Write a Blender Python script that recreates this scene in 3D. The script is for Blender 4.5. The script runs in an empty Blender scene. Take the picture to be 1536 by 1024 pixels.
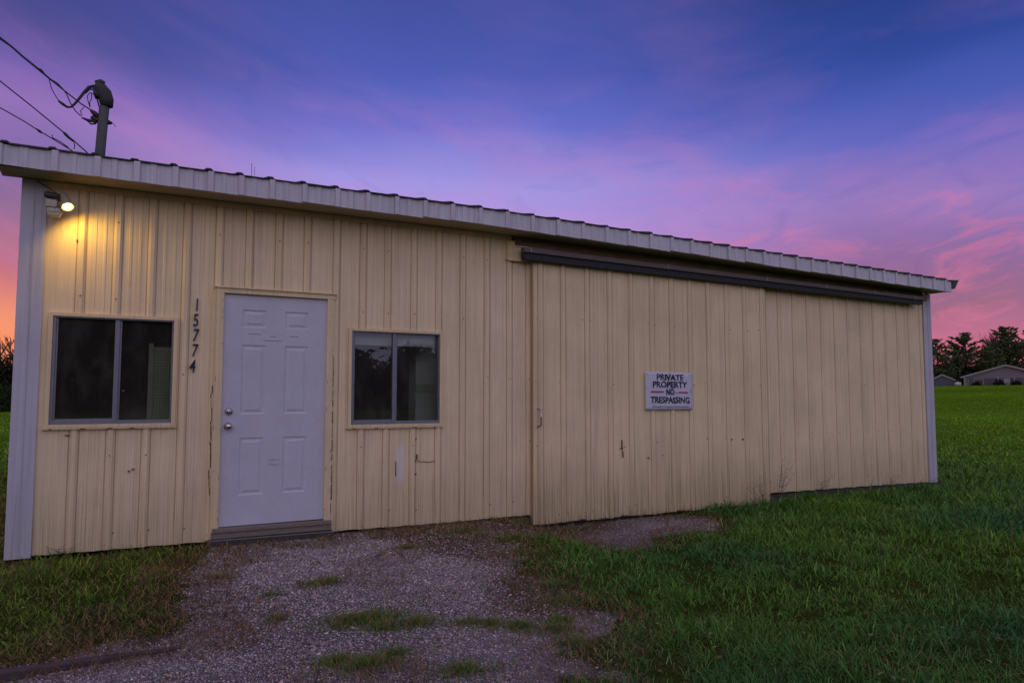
import bpy, bmesh, math, random
import numpy as np
from mathutils import Vector, Matrix
R = math.radians
rng = np.random.default_rng(7); random.seed(7)
S = bpy.context.scene
COL = S.collection
CAMY, EYE = -6.67, 1.25

# ------------------------------------------------------------------ materials
def lin(c):
    return tuple((v/255/12.92 if v/255 <= .04045 else ((v/255+.055)/1.055)**2.4) for v in c)
class NT:
    def __init__(s, tree): s.t = tree; s.n = tree.nodes; s.l = tree.links
    def node(s, typ, **kw):
        nd = s.n.new(typ)
        for k, v in kw.items(): setattr(nd, k, v)
        return nd
    def put(s, nd, key, v):
        if isinstance(v, bpy.types.NodeSocket): s.l.new(v, nd.inputs[key])
        elif v is not None: nd.inputs[key].default_value = v
    def math(s, op, a, b=None, clamp=False):
        m = s.node('ShaderNodeMath', operation=op, use_clamp=clamp); s.put(m, 0, a); s.put(m, 1, b); return m.outputs[0]
    def mix(s, f, a, b, blend='MIX'):
        m = s.node('ShaderNodeMix', data_type='RGBA', blend_type=blend)
        s.put(m, 0, f)
        for k, v in ((6, a), (7, b)):
            if isinstance(v, bpy.types.NodeSocket): s.l.new(v, m.inputs[k])
            else: m.inputs[k].default_value = (*v[:3], 1)
        return m.outputs[2]
    def noise(s, vec, scale, detail=3, rough=.5, dist=0):
        nn = s.node('ShaderNodeTexNoise'); s.put(nn, 'Vector', vec); s.put(nn, 'Scale', scale); s.put(nn, 'Detail', detail)
        s.put(nn, 'Roughness', rough); s.put(nn, 'Distortion', dist); return nn.outputs[0]
    def ramp(s, f, stops, interp='LINEAR'):
        r = s.node('ShaderNodeValToRGB'); s.put(r, 0, f); e = r.color_ramp.elements; r.color_ramp.interpolation = interp
        while len(e) < len(stops): e.new(.5)
        for i, (p, c) in enumerate(stops):
            e[i].position = p; e[i].color = (*c, 1) if not isinstance(c, (int, float)) else (c, c, c, 1)
        return r.outputs[0]
    def mapping(s, vec, scale=(1, 1, 1), loc=(0, 0, 0), rot=(0, 0, 0)):
        m = s.node('ShaderNodeMapping'); s.put(m, 0, vec); s.put(m, 'Scale', scale); s.put(m, 'Location', loc); s.put(m, 'Rotation', rot); return m.outputs[0]
    def bump(s, h, strength=.3, dist=.01):
        b = s.node('ShaderNodeBump'); s.put(b, 'Height', h); s.put(b, 'Strength', strength); s.put(b, 'Distance', dist); return b.outputs[0]
def new_mat(name):
    m = bpy.data.materials.new(name); m.use_nodes = True
    n = NT(m.node_tree); n.p = m.node_tree.nodes['Principled BSDF']
    n.tc = n.node('ShaderNodeTexCoord'); n.obj = n.tc.outputs['Object']
    return m, n
def simple(name, col, rough=.6, metal=0, var=.18, scale=8, bump=.15, stretch=(1, 1, 1), spec=.5):
    m, n = new_mat(name)
    v = n.mapping(n.obj, stretch)
    a = n.noise(v, scale, 5, .6); b = n.noise(v, scale*7, 3, .6)
    f = n.math('ADD', n.math('MULTIPLY', a, .65), n.math('MULTIPLY', b, .35))
    c = n.mix(n.ramp(f, [(.3, 0.), (.7, 1.)]), [x*(1-var) for x in col], [min(1, x*(1+var)) for x in col])
    n.put(n.p, 'Base Color', c); n.put(n.p, 'Roughness', rough); n.put(n.p, 'Metallic', metal); n.put(n.p, 'Specular IOR Level', spec)
    if bump: n.put(n.p, 'Normal', n.bump(f, bump, .005))
    return m

PATCH = True
def siding_mat(name, base, green=.5):
    m, n = new_mat(name)
    pos = n.obj
    streak = n.noise(n.mapping(pos, (38, 8, .55)), 1, 5, .65, .3)
    fine = n.noise(n.mapping(pos, (160, 20, 1.6)), 1, 4, .7)
    blot = n.noise(pos, 1.7, 4, .6); blot2 = n.noise(pos, 6, 5, .65)
    c = n.mix(n.ramp(blot, [(.3, 0.), (.72, 1.)]), [x*.88 for x in base], [x*1.06 for x in base])
    c = n.mix(n.math('MULTIPLY', n.math('MULTIPLY', n.ramp(streak, [(.47, 0.), (.72, 1.)]), n.ramp(n.noise(pos, .9, 3), [(.35, .35), (.65, 1.)])), .62), c, (base[0]*.55, base[1]*.52, base[2]*.55))
    c = n.mix(n.math('MULTIPLY', n.ramp(fine, [(.5, 0.), (.68, 1.)]), .24), c, (base[0]*.45, base[1]*.42, base[2]*.40))
    c = n.mix(n.math('MULTIPLY', n.ramp(blot2, [(.55, 0.), (.75, 1.)]), .25), c, (base[0]*.78, base[1]*.75, base[2]*.85))
    stain = n.math('MULTIPLY', n.ramp(n.noise(n.mapping(pos, (7, 3, .35), (2, 0, 1)), 1, 5, .6), [(.52, 0.), (.70, 1.)]), .30)
    c = n.mix(stain, c, (base[0]*.62, base[1]*.58, base[2]*.60))
    sx_ = n.node('ShaderNodeSeparateXYZ'); n.l.new(pos, sx_.inputs[0])
    dx_ = n.math('ABSOLUTE', n.math('SUBTRACT', n.math('ADD', sx_.outputs[0], n.math('MULTIPLY', n.math('SUBTRACT', fine, .5), .03)), 2.445 if PATCH else 99.)); dz_ = n.math('ABSOLUTE', n.math('SUBTRACT', n.math('ADD', sx_.outputs[2], n.math('MULTIPLY', n.math('SUBTRACT', blot2, .5), .35)), .60))
    pm = n.math('MULTIPLY', n.ramp(n.math('DIVIDE', dx_, .045), [(.7, 1.), (1., 0.)]), n.ramp(n.math('DIVIDE', dz_, .20), [(.5, 1.), (1., 0.)]))
    c = n.mix(n.math('MULTIPLY', pm, .55), c, (.72, .70, .74))
    fleck = n.ramp(n.noise(pos, 70, 2, .5), [(.70, 0.), (.73, 1.)])
    c = n.mix(n.math('MULTIPLY', fleck, .55), c, (base[0]*.4, base[1]*.33, base[2]*.3))
    # splashed dirt and algae at the foot of the sheets
    z = n.node('ShaderNodeSeparateXYZ'); n.l.new(pos, z.inputs[0])
    h = n.math('ADD', z.outputs[2], n.math('MULTIPLY', n.math('SUBTRACT', streak, .5), 1.3))
    low = n.math('SUBTRACT', 1, n.ramp(h, [(0., 0.), (.62, 1.)]))
    low = n.math('MULTIPLY', low, n.ramp(fine, [(.38, .25), (.62, 1.)]))
    c = n.mix(n.math('MULTIPLY', low, .75*green+.1), c, (.33, .26, .12))
    ds = n.math('MULTIPLY', n.math('SUBTRACT', 1, n.ramp(n.math('ADD', z.outputs[2], n.math('MULTIPLY', n.math('SUBTRACT', blot, .5), 1.2)), [(.1, 0.), (.75, 1.)])), n.ramp(n.noise(n.mapping(pos, (75, 9, 1.1), (5, 0, 2)), 1, 4, .6), [(.54, 0.), (.66, 1.)]))
    c = n.mix(n.math('MULTIPLY', ds, .5), c, (.20, .15, .09))
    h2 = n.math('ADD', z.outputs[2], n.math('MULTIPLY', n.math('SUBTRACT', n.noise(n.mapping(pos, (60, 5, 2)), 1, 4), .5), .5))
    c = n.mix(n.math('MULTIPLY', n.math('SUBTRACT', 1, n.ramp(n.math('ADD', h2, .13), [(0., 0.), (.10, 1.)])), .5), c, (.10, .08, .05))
    n.put(n.p, 'Base Color', c)
    n.put(n.p, 'Roughness', n.math('ADD', .5, n.math('MULTIPLY', blot2, .2))); n.put(n.p, 'Specular IOR Level', .35)
    n.put(n.p, 'Normal', n.bump(n.math('ADD', n.math('MULTIPLY', blot2, .6), n.math('MULTIPLY', fine, .4)), .28, .008))
    return m
CREAM = (.85, .675, .41)
M = {}
M['siding'] = siding_mat('cream_ribbed_steel', CREAM, .75)
PATCH = False
M['siding_door'] = siding_mat('cream_door_steel', (.84, .665, .39), 1.15)
M['siding_shade_grime'] = siding_mat('shade_grime_seam', (.50, .37, .20), .5)  # darker siding tone: painted shade and dirt along rib and door edges
M['cream_trim'] = siding_mat('cream_trim', (.80, .63, .36), .3)
M['white_trim'] = siding_mat('white_trim', (.54, .52, .56), .12)
M['fascia'] = siding_mat('white_fascia', (.62, .59, .62), 0)
M['soffit'] = simple('soffit_board', (.40, .34, .22), .8, var=.2, scale=3, stretch=(1, 4, 4))
M['white_door'] = simple('white_door_paint', (.54, .53, .58), .45, var=.09, scale=3, bump=.06)
M['rot'] = simple('rotten_wood', (.12, .08, .05), .95, var=.5, scale=60)
M['rust'] = simple('rusty_steel', (.09, .035, .015), .9, var=.5, scale=50)
M['sill_wood'] = simple('weathered_board', (.20, .165, .13), .85, var=.4, scale=4, stretch=(3, 30, 30), bump=.5)
M['roof'] = simple('dark_roof_steel', (.045, .045, .055), .6, .2, var=.3, scale=6)
M['alu'] = simple('window_aluminium', (.20, .20, .23), .42, .35, var=.12, scale=20)
M['room'] = simple('panelled_room_wall', (.30, .25, .20), .9, var=.3, scale=2, stretch=(6, 6, 1))
M['dark_in'] = simple('dark_interior', (.05, .045, .04), .9, var=.2)
M['track_hood'] = simple('track_hood_steel', (.13, .105, .10), .7, .1, var=.3, scale=7, stretch=(1, 10, 10))
M['track_rail'] = simple('track_rail_steel', (.022, .023, .027), .75, .0, var=.3, scale=7, stretch=(1, 10, 10))
M['header'] = simple('stained_header', (.17, .11, .05), .85, var=.5, scale=5, stretch=(1, 14, 14))
M['chrome'] = simple('worn_chrome', (.55, .53, .52), .22, 1, var=.15, scale=60, bump=.05)
M['galv'] = simple('galvanised_pipe', (.075, .085, .075), .8, .0, var=.3, scale=25, stretch=(1, 1, .3))
M['black'] = simple('black_rubber', (.02, .02, .022), .6, var=.3, scale=30)
M['hood'] = simple('weathered_cast_cap', (.045, .045, .04), .75, .1, var=.4, scale=30)
M['lamp_metal'] = simple('aged_lamp_metal', (.42, .38, .28), .5, .3, var=.3, scale=40)
M['lamp_dark'] = simple('dark_lamp_socket', (.05, .045, .04), .5, var=.3, scale=40)
M['sign'] = simple('white_sign_sheet', (.60, .58, .64), .45, var=.06, scale=14, bump=.12)
M['ink'] = simple('navy_ink', (.012, .012, .055), .5, var=.3, scale=60, bump=0)
M['red'] = simple('red_ink', (.35, .02, .07), .5, var=.2, scale=60, bump=0)
M['digit'] = simple('blue_black_enamel', (.02, .028, .06), .3, .2, var=.3, scale=60, bump=0)
M['concrete'] = simple('concrete', (.12, .11, .10), .9, var=.3, scale=20, bump=.4)
M['timber'] = simple('old_timber', (.075, .055, .042), .9, var=.5, scale=5, stretch=(2, 24, 24), bump=.9)
M['bark'] = simple('bark', (.05, .04, .033), .95, var=.4, scale=12, bump=.6)
M['house_wall'] = simple('house_gable_siding', (.20, .175, .175), .8, var=.08, scale=3, stretch=(1, 1, 12))
M['house_trim'] = simple('house_trim', (.32, .29, .27), .7, var=.08)
M['house_roof'] = simple('shingles', (.10, .09, .09), .9, var=.3, scale=9)
M['house_dark'] = simple('porch_wall', (.10, .09, .09), .8, var=.3)
M['blue_shed'] = simple('blue_grey_shed', (.08, .095, .115), .7, var=.12, scale=3)
M['tank'] = simple('white_paint', (.48, .46, .46), .4, var=.05)
M['car'] = simple('pale_blue_car_paint', (.20, .24, .25), .3, .3, var=.05, bump=0)
M['glass_dark'] = simple('car_glass', (.02, .02, .025), .1, bump=0)
M['tyre'] = simple('tyre', (.02, .02, .02), .9, bump=0)
M['panel_green'] = simple('pale_green_panel', (.50, .60, .36), .8, var=.15)
M['cabinet'] = simple('pale_cabinet', (.76, .82, .80), .5, var=.1)

def glass():
    m = bpy.data.materials.new('window_glass'); m.use_nodes = True; n = NT(m.node_tree); n.n.clear()
    out = n.node('ShaderNodeOutputMaterial'); tr = n.node('ShaderNodeBsdfTransparent'); gl = n.node('ShaderNodeBsdfGlossy')
    tr.inputs[0].default_value = (.82, .84, .82, 1); gl.inputs['Roughness'].default_value = .012
    tc = n.node('ShaderNodeTexCoord')
    n.put(gl, 'Normal', n.bump(n.noise(tc.outputs['Object'], 1.6, 1), .05, .004))
    fr = n.node('ShaderNodeFresnel'); fr.inputs[0].default_value = 1.52
    mx = n.node('ShaderNodeMixShader'); n.l.new(n.math('MULTIPLY', fr.outputs[0], 1.15, True), mx.inputs[0])
    df = n.node('ShaderNodeBsdfDiffuse'); df.inputs[0].default_value = (.55, .50, .42, 1)
    dm = n.node('ShaderNodeMixShader'); n.l.new(n.math('ADD', .026, n.math('MULTIPLY', n.ramp(n.noise(n.mapping(tc.outputs['Object'], (3, 3, 1.2)), 2.0, 5, .65), [(.45, 0.), (.75, 1.)]), .05)), dm.inputs[0])
    n.l.new(tr.outputs[0], dm.inputs[1]); n.l.new(df.outputs[0], dm.inputs[2]); n.l.new(dm.outputs[0], mx.inputs[1]); n.l.new(gl.outputs[0], mx.inputs[2]); n.l.new(mx.outputs[0], out.inputs[0])
    return m
M['glass'] = glass()

def bulb_mat():
    m = bpy.data.materials.new('lit_bulb'); m.use_nodes = True; n = NT(m.node_tree); p = n.n['Principled BSDF']
    n.put(p, 'Emission Color', (1, .72, .28, 1)); n.put(p, 'Emission Strength', 3.4); n.put(p, 'Base Color', (.9, .85, .7, 1))
    return m
M['bulb'] = bulb_mat()

def leafy(name, rough=.65, trans=.25, boost=1.):
    m, n = new_mat(name)
    at = n.node('ShaderNodeAttribute', attribute_name='Col')
    n.put(n.p, 'Base Color', at.outputs['Color']); n.put(n.p, 'Roughness', rough); n.put(n.p, 'Specular IOR Level', .22)
    tl = n.node('ShaderNodeBsdfTranslucent'); n.l.new(at.outputs['Color'], tl.inputs[0])
    mx = n.node('ShaderNodeMixShader'); mx.inputs[0].default_value = trans
    n.l.new(n.p.outputs[0], mx.inputs[1]); n.l.new(tl.outputs[0], mx.inputs[2])
    n.l.new(mx.outputs[0], n.n['Material Output'].inputs[0])
    return m
M['grass'] = leafy('grass_blades'); M['leaf'] = leafy('foliage', .8, .1); M['stone'] = leafy('gravel_stone', .8, 0.)

# ------------------------------------------------------------------ object helpers
def link(name, me, parent=None, mats=()):
    o = bpy.data.objects.new(name, me); COL.objects.link(o)
    if parent: o.parent = parent
    for m in mats: me.materials.append(M[m] if isinstance(m, str) else m)
    return o
def tag(o, label=None, cat=None, group=None, kind=None):
    if label: o['label'] = label
    if cat: o['category'] = cat
    if group: o['group'] = group
    if kind: o['kind'] = kind
    return o
def empty(name, loc=(0, 0, 0)):
    o = bpy.data.objects.new(name, None); COL.objects.link(o); o.location = loc; o.empty_display_size = .1; return o
class B:
    """collects shapes for one mesh object (world coordinates)"""
    def __init__(s): s.bm = bmesh.new()
    def quad(s, pts, mi=0):
        f = s.bm.faces.new([s.bm.verts.new(p) for p in pts]); f.material_index = mi; return f
    def box(s, x0, x1, y0, y1, z0, z1, mi=0, dz=0, bev=0):
        # dz: rise of the right-hand end
        v = [s.bm.verts.new((x, y, z + (dz if x == x1 else 0))) for x in (x0, x1) for y in (y0, y1) for z in (z0, z1)]
        fs = []
        for q in ((0, 1, 3, 2), (4, 6, 7, 5), (0, 4, 5, 1), (2, 3, 7, 6), (0, 2, 6, 4), (1, 5, 7, 3)):
            f = s.bm.faces.new([v[i] for i in q]); f.material_index = mi; fs.append(f)
        if bev:
            es = {e for f in fs for e in f.edges}
            bmesh.ops.bevel(s.bm, geom=list(es), offset=bev, segments=2, affect='EDGES', profile=.6)
        return s
    def tube(s, pts, rad, seg=8, mi=0, cap=True):
        pts = [Vector(p) for p in pts]; rad = rad if hasattr(rad, '__len__') else [rad]*len(pts)
        rings = []; up = Vector((0, 0, 1))
        d0 = (pts[1]-pts[0]).normalized()
        a = d0.cross(up if abs(d0.z) < .9 else Vector((1, 0, 0))).normalized()
        for i, p in enumerate(pts):
            d = (pts[min(i+1, len(pts)-1)] - pts[max(i-1, 0)]).normalized()
            a = (a - d*a.dot(d)).normalized(); b = d.cross(a)
            rings.append([s.bm.verts.new(p + (a*math.cos(t*2*math.pi/seg) + b*math.sin(t*2*math.pi/seg))*rad[i]) for t in range(seg)])
        for i in range(len(rings)-1):
            for t in range(seg):
                f = s.bm.faces.new((rings[i][t], rings[i][(t+1) % seg], rings[i+1][(t+1) % seg], rings[i+1][t])); f.material_index = mi; f.smooth = True
        if cap:
            for r_ in (rings[0][::-1], rings[-1]):
                f = s.bm.faces.new(r_); f.material_index = mi
        return s
    def ball(s, c, r, sc=(1, 1, 1), mi=0, sub=2):
        g = bmesh.ops.create_icosphere(s.bm, subdivisions=sub, radius=r, matrix=Matrix.Translation(c) @ Matrix.Diagonal((*sc, 1)))
        for v in g['verts']:
            for f in v.link_faces: f.material_index = mi; f.smooth = True
        return s
    def done(s, name, mats, parent=None, origin=None):
        bmesh.ops.recalc_face_normals(s.bm, faces=s.bm.faces)
        me = bpy.data.meshes.new(name); s.bm.to_mesh(me); s.bm.free()
        o = link(name, me, None, mats)
        if origin: me.transform(Matrix.Translation(-Vector(origin))); o.location = origin
        if parent:
            o.parent = parent; o.matrix_parent_inverse = Matrix.Translation(-Vector(parent.location))
        return o
def np_mesh(name, verts, faces, mats, cols=None, parent=None, smooth=False):
    """faces: (n,k) int array"""
    me = bpy.data.meshes.new(name); k = faces.shape[1]
    me.vertices.add(len(verts)); me.vertices.foreach_set('co', verts.astype(np.float32).ravel())
    me.loops.add(faces.size); me.loops.foreach_set('vertex_index', faces.astype(np.int32).ravel())
    me.polygons.add(len(faces)); me.polygons.foreach_set('loop_start', np.arange(0, faces.size, k, dtype=np.int32))
    me.polygons.foreach_set('loop_total', np.full(len(faces), k, dtype=np.int32))
    if cols is not None:
        a = me.color_attributes.new('Col', 'FLOAT_COLOR', 'POINT')
        a.data.foreach_set('color', np.hstack([cols, np.ones((len(cols), 1))]).astype(np.float32).ravel())
    me.update(calc_edges=True); me.validate()
    if smooth: me.polygons.foreach_set('use_smooth', np.ones(len(faces), bool))
    o = link(name, me, None, mats)
    if parent:
        o.parent = parent; o.matrix_parent_inverse = Matrix.Translation(-Vector(parent.location))
    return o

# ------------------------------------------------------------------ terrain
def sm(t): t = np.clip(t, 0, 1); return t*t*(3-2*t)
def gh(x, y):
    x = np.asarray(x, float); y = np.asarray(y, float)
    near = -.115*sm((x-3.45)/.45) * sm((y+2.6)/1.6) + -.05*(1-sm((y+2.6)/1.6))
    near = near + .02*sm((x-7.2)/.5)*sm((y+.55)/.45)*(1-sm((x-10.0)/1.0))
    bumps = .018*np.sin(x*1.7+y*.9)*np.sin(y*2.1-x*.6) + .01*np.sin(x*4.1)*np.sin(y*3.7)
    wallprox = sm((-y-.1)/.8)
    rise = 2.66*sm((x-18)/92) * sm((y+120)/100)
    left = -.06*sm((y-1)/10)*(1-sm((x+.5)/5))
    return near + bumps*np.where(y > 0, 1, wallprox) + rise + left

def vnoise(x, y, s, seed=0):
    """smooth value noise 0..1"""
    r = np.random.default_rng(seed).random((64, 64)); X = x*s; Y = y*s
    xi = np.floor(X).astype(int); yi = np.floor(Y).astype(int); fx = sm(X-xi); fy = sm(Y-yi)
    g = lambda a, b: r[a % 64, b % 64]
    return (g(xi, yi)*(1-fx)+g(xi+1, yi)*fx)*(1-fy) + (g(xi, yi+1)*(1-fx)+g(xi+1, yi+1)*fx)*fy
def inpoly(x, y, P):
    ins = np.zeros(x.shape, bool); n = len(P)
    for i in range(n):
        x1, y1 = P[i]; x2, y2 = P[(i+1) % n]
        c = ((y1 > y) != (y2 > y)) & (x < (x2-x1)*(y-y1)/(y2-y1+1e-12)+x1)
        ins ^= c
    return ins
GRAVEL = [(.75, .3), (.72, -.25), (.64, -.86), (.50, -1.34), (.46, -1.84), (.32, -2.06), (.08, -2.26), (-.34, -2.36), (-.9, -2.6), (-1.2, -6), (.9, -7), (1.6, -4.6), (1.95, -3.82),
          (2.14, -3.37), (2.50, -3.04), (2.60, -2.7), (2.62, -2.17), (2.92, -1.4), (3.35, -.75), (3.5, -.1), (3.4, .3)]
SLAB = [(3.62, -.45), (3.55, -.95), (4.1, -1.30), (4.7, -1.28), (5.2, -1.12), (5.75, -.62), (5.9, .2), (3.75, .2)]
TUFTS = [(1.31, -1.66, .10, .8), (1.25, -2.44, .13, .9), (1.42, -2.46, .15, 1), (1.60, -2.64, .10, .9), (1.42, -2.62, .08, .8), (1.14, -3.15, .13, 1), (1.03, -3.02, .09, .8), (1.30, -3.05, .07, .7),
         (1.84, -2.77, .07, .5), (2.08, -2.97, .10, .8), (2.25, -3.1, .10, .7), (2.19, -3.34, .10, .8), (2.18, -.89, .06, .6), (2.6, -2.64, .13, .8), (2.7, -2.35, .12, .8), (2.35, -2.95, .08, .7),
         (.72, -1.2, .06, .4), (.9, -2.2, .05, .4), (2.9, -.5, .18, .5), (3.2, -.9, .2, .5), (1.95, -2.85, .08, .6), (1.5, -3.45, .1, .7), (.95, -1.75, .05, .5)]
def gravelness(x, y):
    jx = x + .42*(vnoise(x, y, 2.6, 1)-.5) + .22*(vnoise(x, y, 9, 2)-.5)
    jy = y + .42*(vnoise(x, y, 2.6, 3)-.5) + .22*(vnoise(x, y, 9, 4)-.5)
    return inpoly(jx, jy, GRAVEL) | inpoly(jx, jy, SLAB)

def soil_mat():
    m, n = new_mat('ground_surface')
    at = n.node('ShaderNodeAttribute', attribute_name='Col')
    a = n.noise(n.obj, 60, 5, .7); b = n.noise(n.obj, .5, 4, .6); g = n.noise(n.obj, 9, 5, .7)
    c = n.mix(n.ramp(a, [(.35, .0), (.65, 1.)]), (.55, .55, .55), (1.35, 1.35, 1.35))
    c = n.mix(1., at.outputs['Color'], c, 'MULTIPLY')
    c = n.mix(1., c, n.mix(n.ramp(g, [(.3, 0.), (.7, 1.)]), (.75, .75, .75), (1.2, 1.2, 1.2)), 'MULTIPLY')
    n.put(n.p, 'Base Color', c); n.put(n.p, 'Roughness', .95); n.put(n.p, 'Specular IOR Level', 0.)
    n.put(n.p, 'Normal', n.bump(n.math('ADD', a, g), .8, .03))
    return m
M['soil'] = soil_mat()
def ground():
    def axis(lo, hi, fine0, fine1, st):
        a = [fine0]; s_ = st
        core = list(np.arange(fine0, fine1, st))
        up = [fine1]
        while up[-1] < hi: s_ *= 1.18; up.append(up[-1]+s_)
        s_ = st; dn = [fine0]
        while dn[-1] > lo: s_ *= 1.18; dn.append(dn[-1]-s_)
        return np.array(dn[:0:-1]+core+up)
    xs = axis(-1500, 1500, -2, 9, .07); ys = axis(-1500, 1500, -6.5, .8, .07)
    X, Y = np.meshgrid(xs, ys, indexing='ij'); Z = gh(X, Y)
    nx, ny = X.shape; idx = np.arange(nx*ny).reshape(nx, ny)
    F = np.stack([idx[:-1, :-1], idx[1:, :-1], idx[1:, 1:], idx[:-1, 1:]], -1).reshape(-1, 4)
    x, y = X.ravel(), Y.ravel()
    gv = gravelness(x, y)[:, None]
    n1 = vnoise(x, y, .35, 11)[:, None]; n2 = vnoise(x, y, 1.6, 12)[:, None]
    grass = np.array([.048, .082, .015])*(.7+.6*n1) + np.array([.030, .010, 0])*n2
    far = sm((np.hypot(x, y-CAMY)-13)/25)[:, None]
    fieldc = np.array([.12, .225, .008])*(.7+.35*vnoise(x, y, .11, 71)[:, None]+.25*n1)
    grass = grass*(1-far) + fieldc*far
    grav = np.array([.25, .21, .18])*(.65+.6*n2)
    mud = np.array([.15, .10, .065]); mk = np.clip((vnoise(x, y, 1.15, 81)-.52)*5, 0, 1)[:, None]; grav = grav*(1-mk)+mud*mk
    C = np.where(gv, grav, grass)
    o = np_mesh('ground', np.stack([x, y, Z.ravel()], -1), F, ['soil'], C, smooth=True)
    tag(o, kind='structure')
ground()

# ------------------------------------------------------------------ gravel stones
def gravel():
    N = 520000
    d = 2.6 + (rng.random(N)**.8)*7.0
    az = R(28.7) + (rng.random(N)-.5)*R(92)
    x = d*np.sin(az); y = CAMY + d*np.cos(az)
    k = gravelness(x, y) & (y < -.03) & (x > -1.2)
    # thinner spill outside the edge
    spill = (~k) & (y < -.05) & (x > -.6) & (x < 5.9) & gravelness(x+.25*(rng.random(N)-.5), y+.25*(rng.random(N)-.5)) & (rng.random(N) < .5)
    k = k | spill
    sl = inpoly(x, y, SLAB); k &= ~(sl & (rng.random(N) < .84))
    bare = vnoise(x, y, 1.15, 81); k &= ~(rng.random(N) < np.clip((bare-.50)*3.2, 0, .72))
    x, y, d = x[k], y[k], d[k]; n = len(x)
    s = (.0036 + .0060*rng.random(n)**2.6) * np.where(rng.random(n) < .012, 1.9, 1) * np.clip(d/4.2, .85, 1.25)
    base = np.array([[1, 0, 0], [.3, .95, .1], [-.8, .55, 0], [-.75, -.6, .1], [.35, -.9, 0], [.1, .1, .75], [0, 0, -.6]], float)
    f = np.array([[0, 1, 5], [1, 2, 5], [2, 3, 5], [3, 4, 5], [4, 0, 5], [1, 0, 6], [2, 1, 6], [3, 2, 6], [4, 3, 6], [0, 4, 6]])
    V = base[None]*(1+.5*(rng.random((n, 7, 3))-.5)) * s[:, None, None] * (np.array([1, .75, .62])*(1+.5*(rng.random((n, 1, 3))-.5)))
    a = rng.random(n)*6.283; ca, sa = np.cos(a)[:, None], np.sin(a)[:, None]
    t = (rng.random(n)-.5)*1.1; ct, st = np.cos(t)[:, None], np.sin(t)[:, None]
    X, Y, Z = V[..., 0], V[..., 1], V[..., 2]
    X, Z = X*ct-Z*st, X*st+Z*ct
    X, Y = X*ca-Y*sa, X*sa+Y*ca
    V = np.stack([X+x[:, None], Y+y[:, None], Z+(gh(x, y)+s*.18)[:, None]], -1).reshape(-1, 3)
    F = (f[None]+(np.arange(n)*7)[:, None, None]).reshape(-1, 3)
    pal = np.array([[.24, .20, .22], [.17, .16, .19], [.30, .24, .24], [.12, .11, .13], [.40, .36, .38], [.22, .16, .13], [.10, .11, .14]])
    c = np.clip(1.25*pal[rng.choice(7, n, p=[.3, .22, .16, .14, .05, .07, .06])]*(.75+.75*rng.random((n, 1))**1.5)*np.array([1.42,1.34,1.12]), 0, .8)
    o = np_mesh('gravel', V, F, ['stone'], np.repeat(c, 7, 0))
    tag(o, 'loose grey crushed stone spread over the drive before the white door', 'gravel', kind='stuff')
gravel()

# ------------------------------------------------------------------ grass
def blades(name, x, y, z, h, w, lean, col, mat='grass', curl=.5):
    n = len(x); a = rng.random(n)*6.283; b = a + (rng.random(n)-.5)*1.2
    dx, dy = np.cos(a), np.sin(a); lx, ly = np.cos(b+1.57), np.sin(b+1.57)
    V = np.zeros((n, 5, 3))
    for i, (t, ww) in enumerate(((0, 1), (0, -1), (.55, .75), (.55, -.75), (1, 0))):
        off = lean*(t**(1+curl))*h
        V[:, i, 0] = x + dx*w*.5*ww + lx*off
        V[:, i, 1] = y + dy*w*.5*ww + ly*off
        V[:, i, 2] = z + h*t*np.sqrt(np.clip(1-(lean*.75*t)**2, .04, 1))
    base = (np.arange(n)*5)[:, None]
    T = np.concatenate([base+np.array([0, 1, 3]), base+np.array([0, 3, 2]), base+np.array([2, 3, 4])])
    c = np.repeat(col[:, None, :], 5, 1)
    return np_mesh(name, V.reshape(-1, 3), T, [mat], c.reshape(-1, 3))
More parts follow.
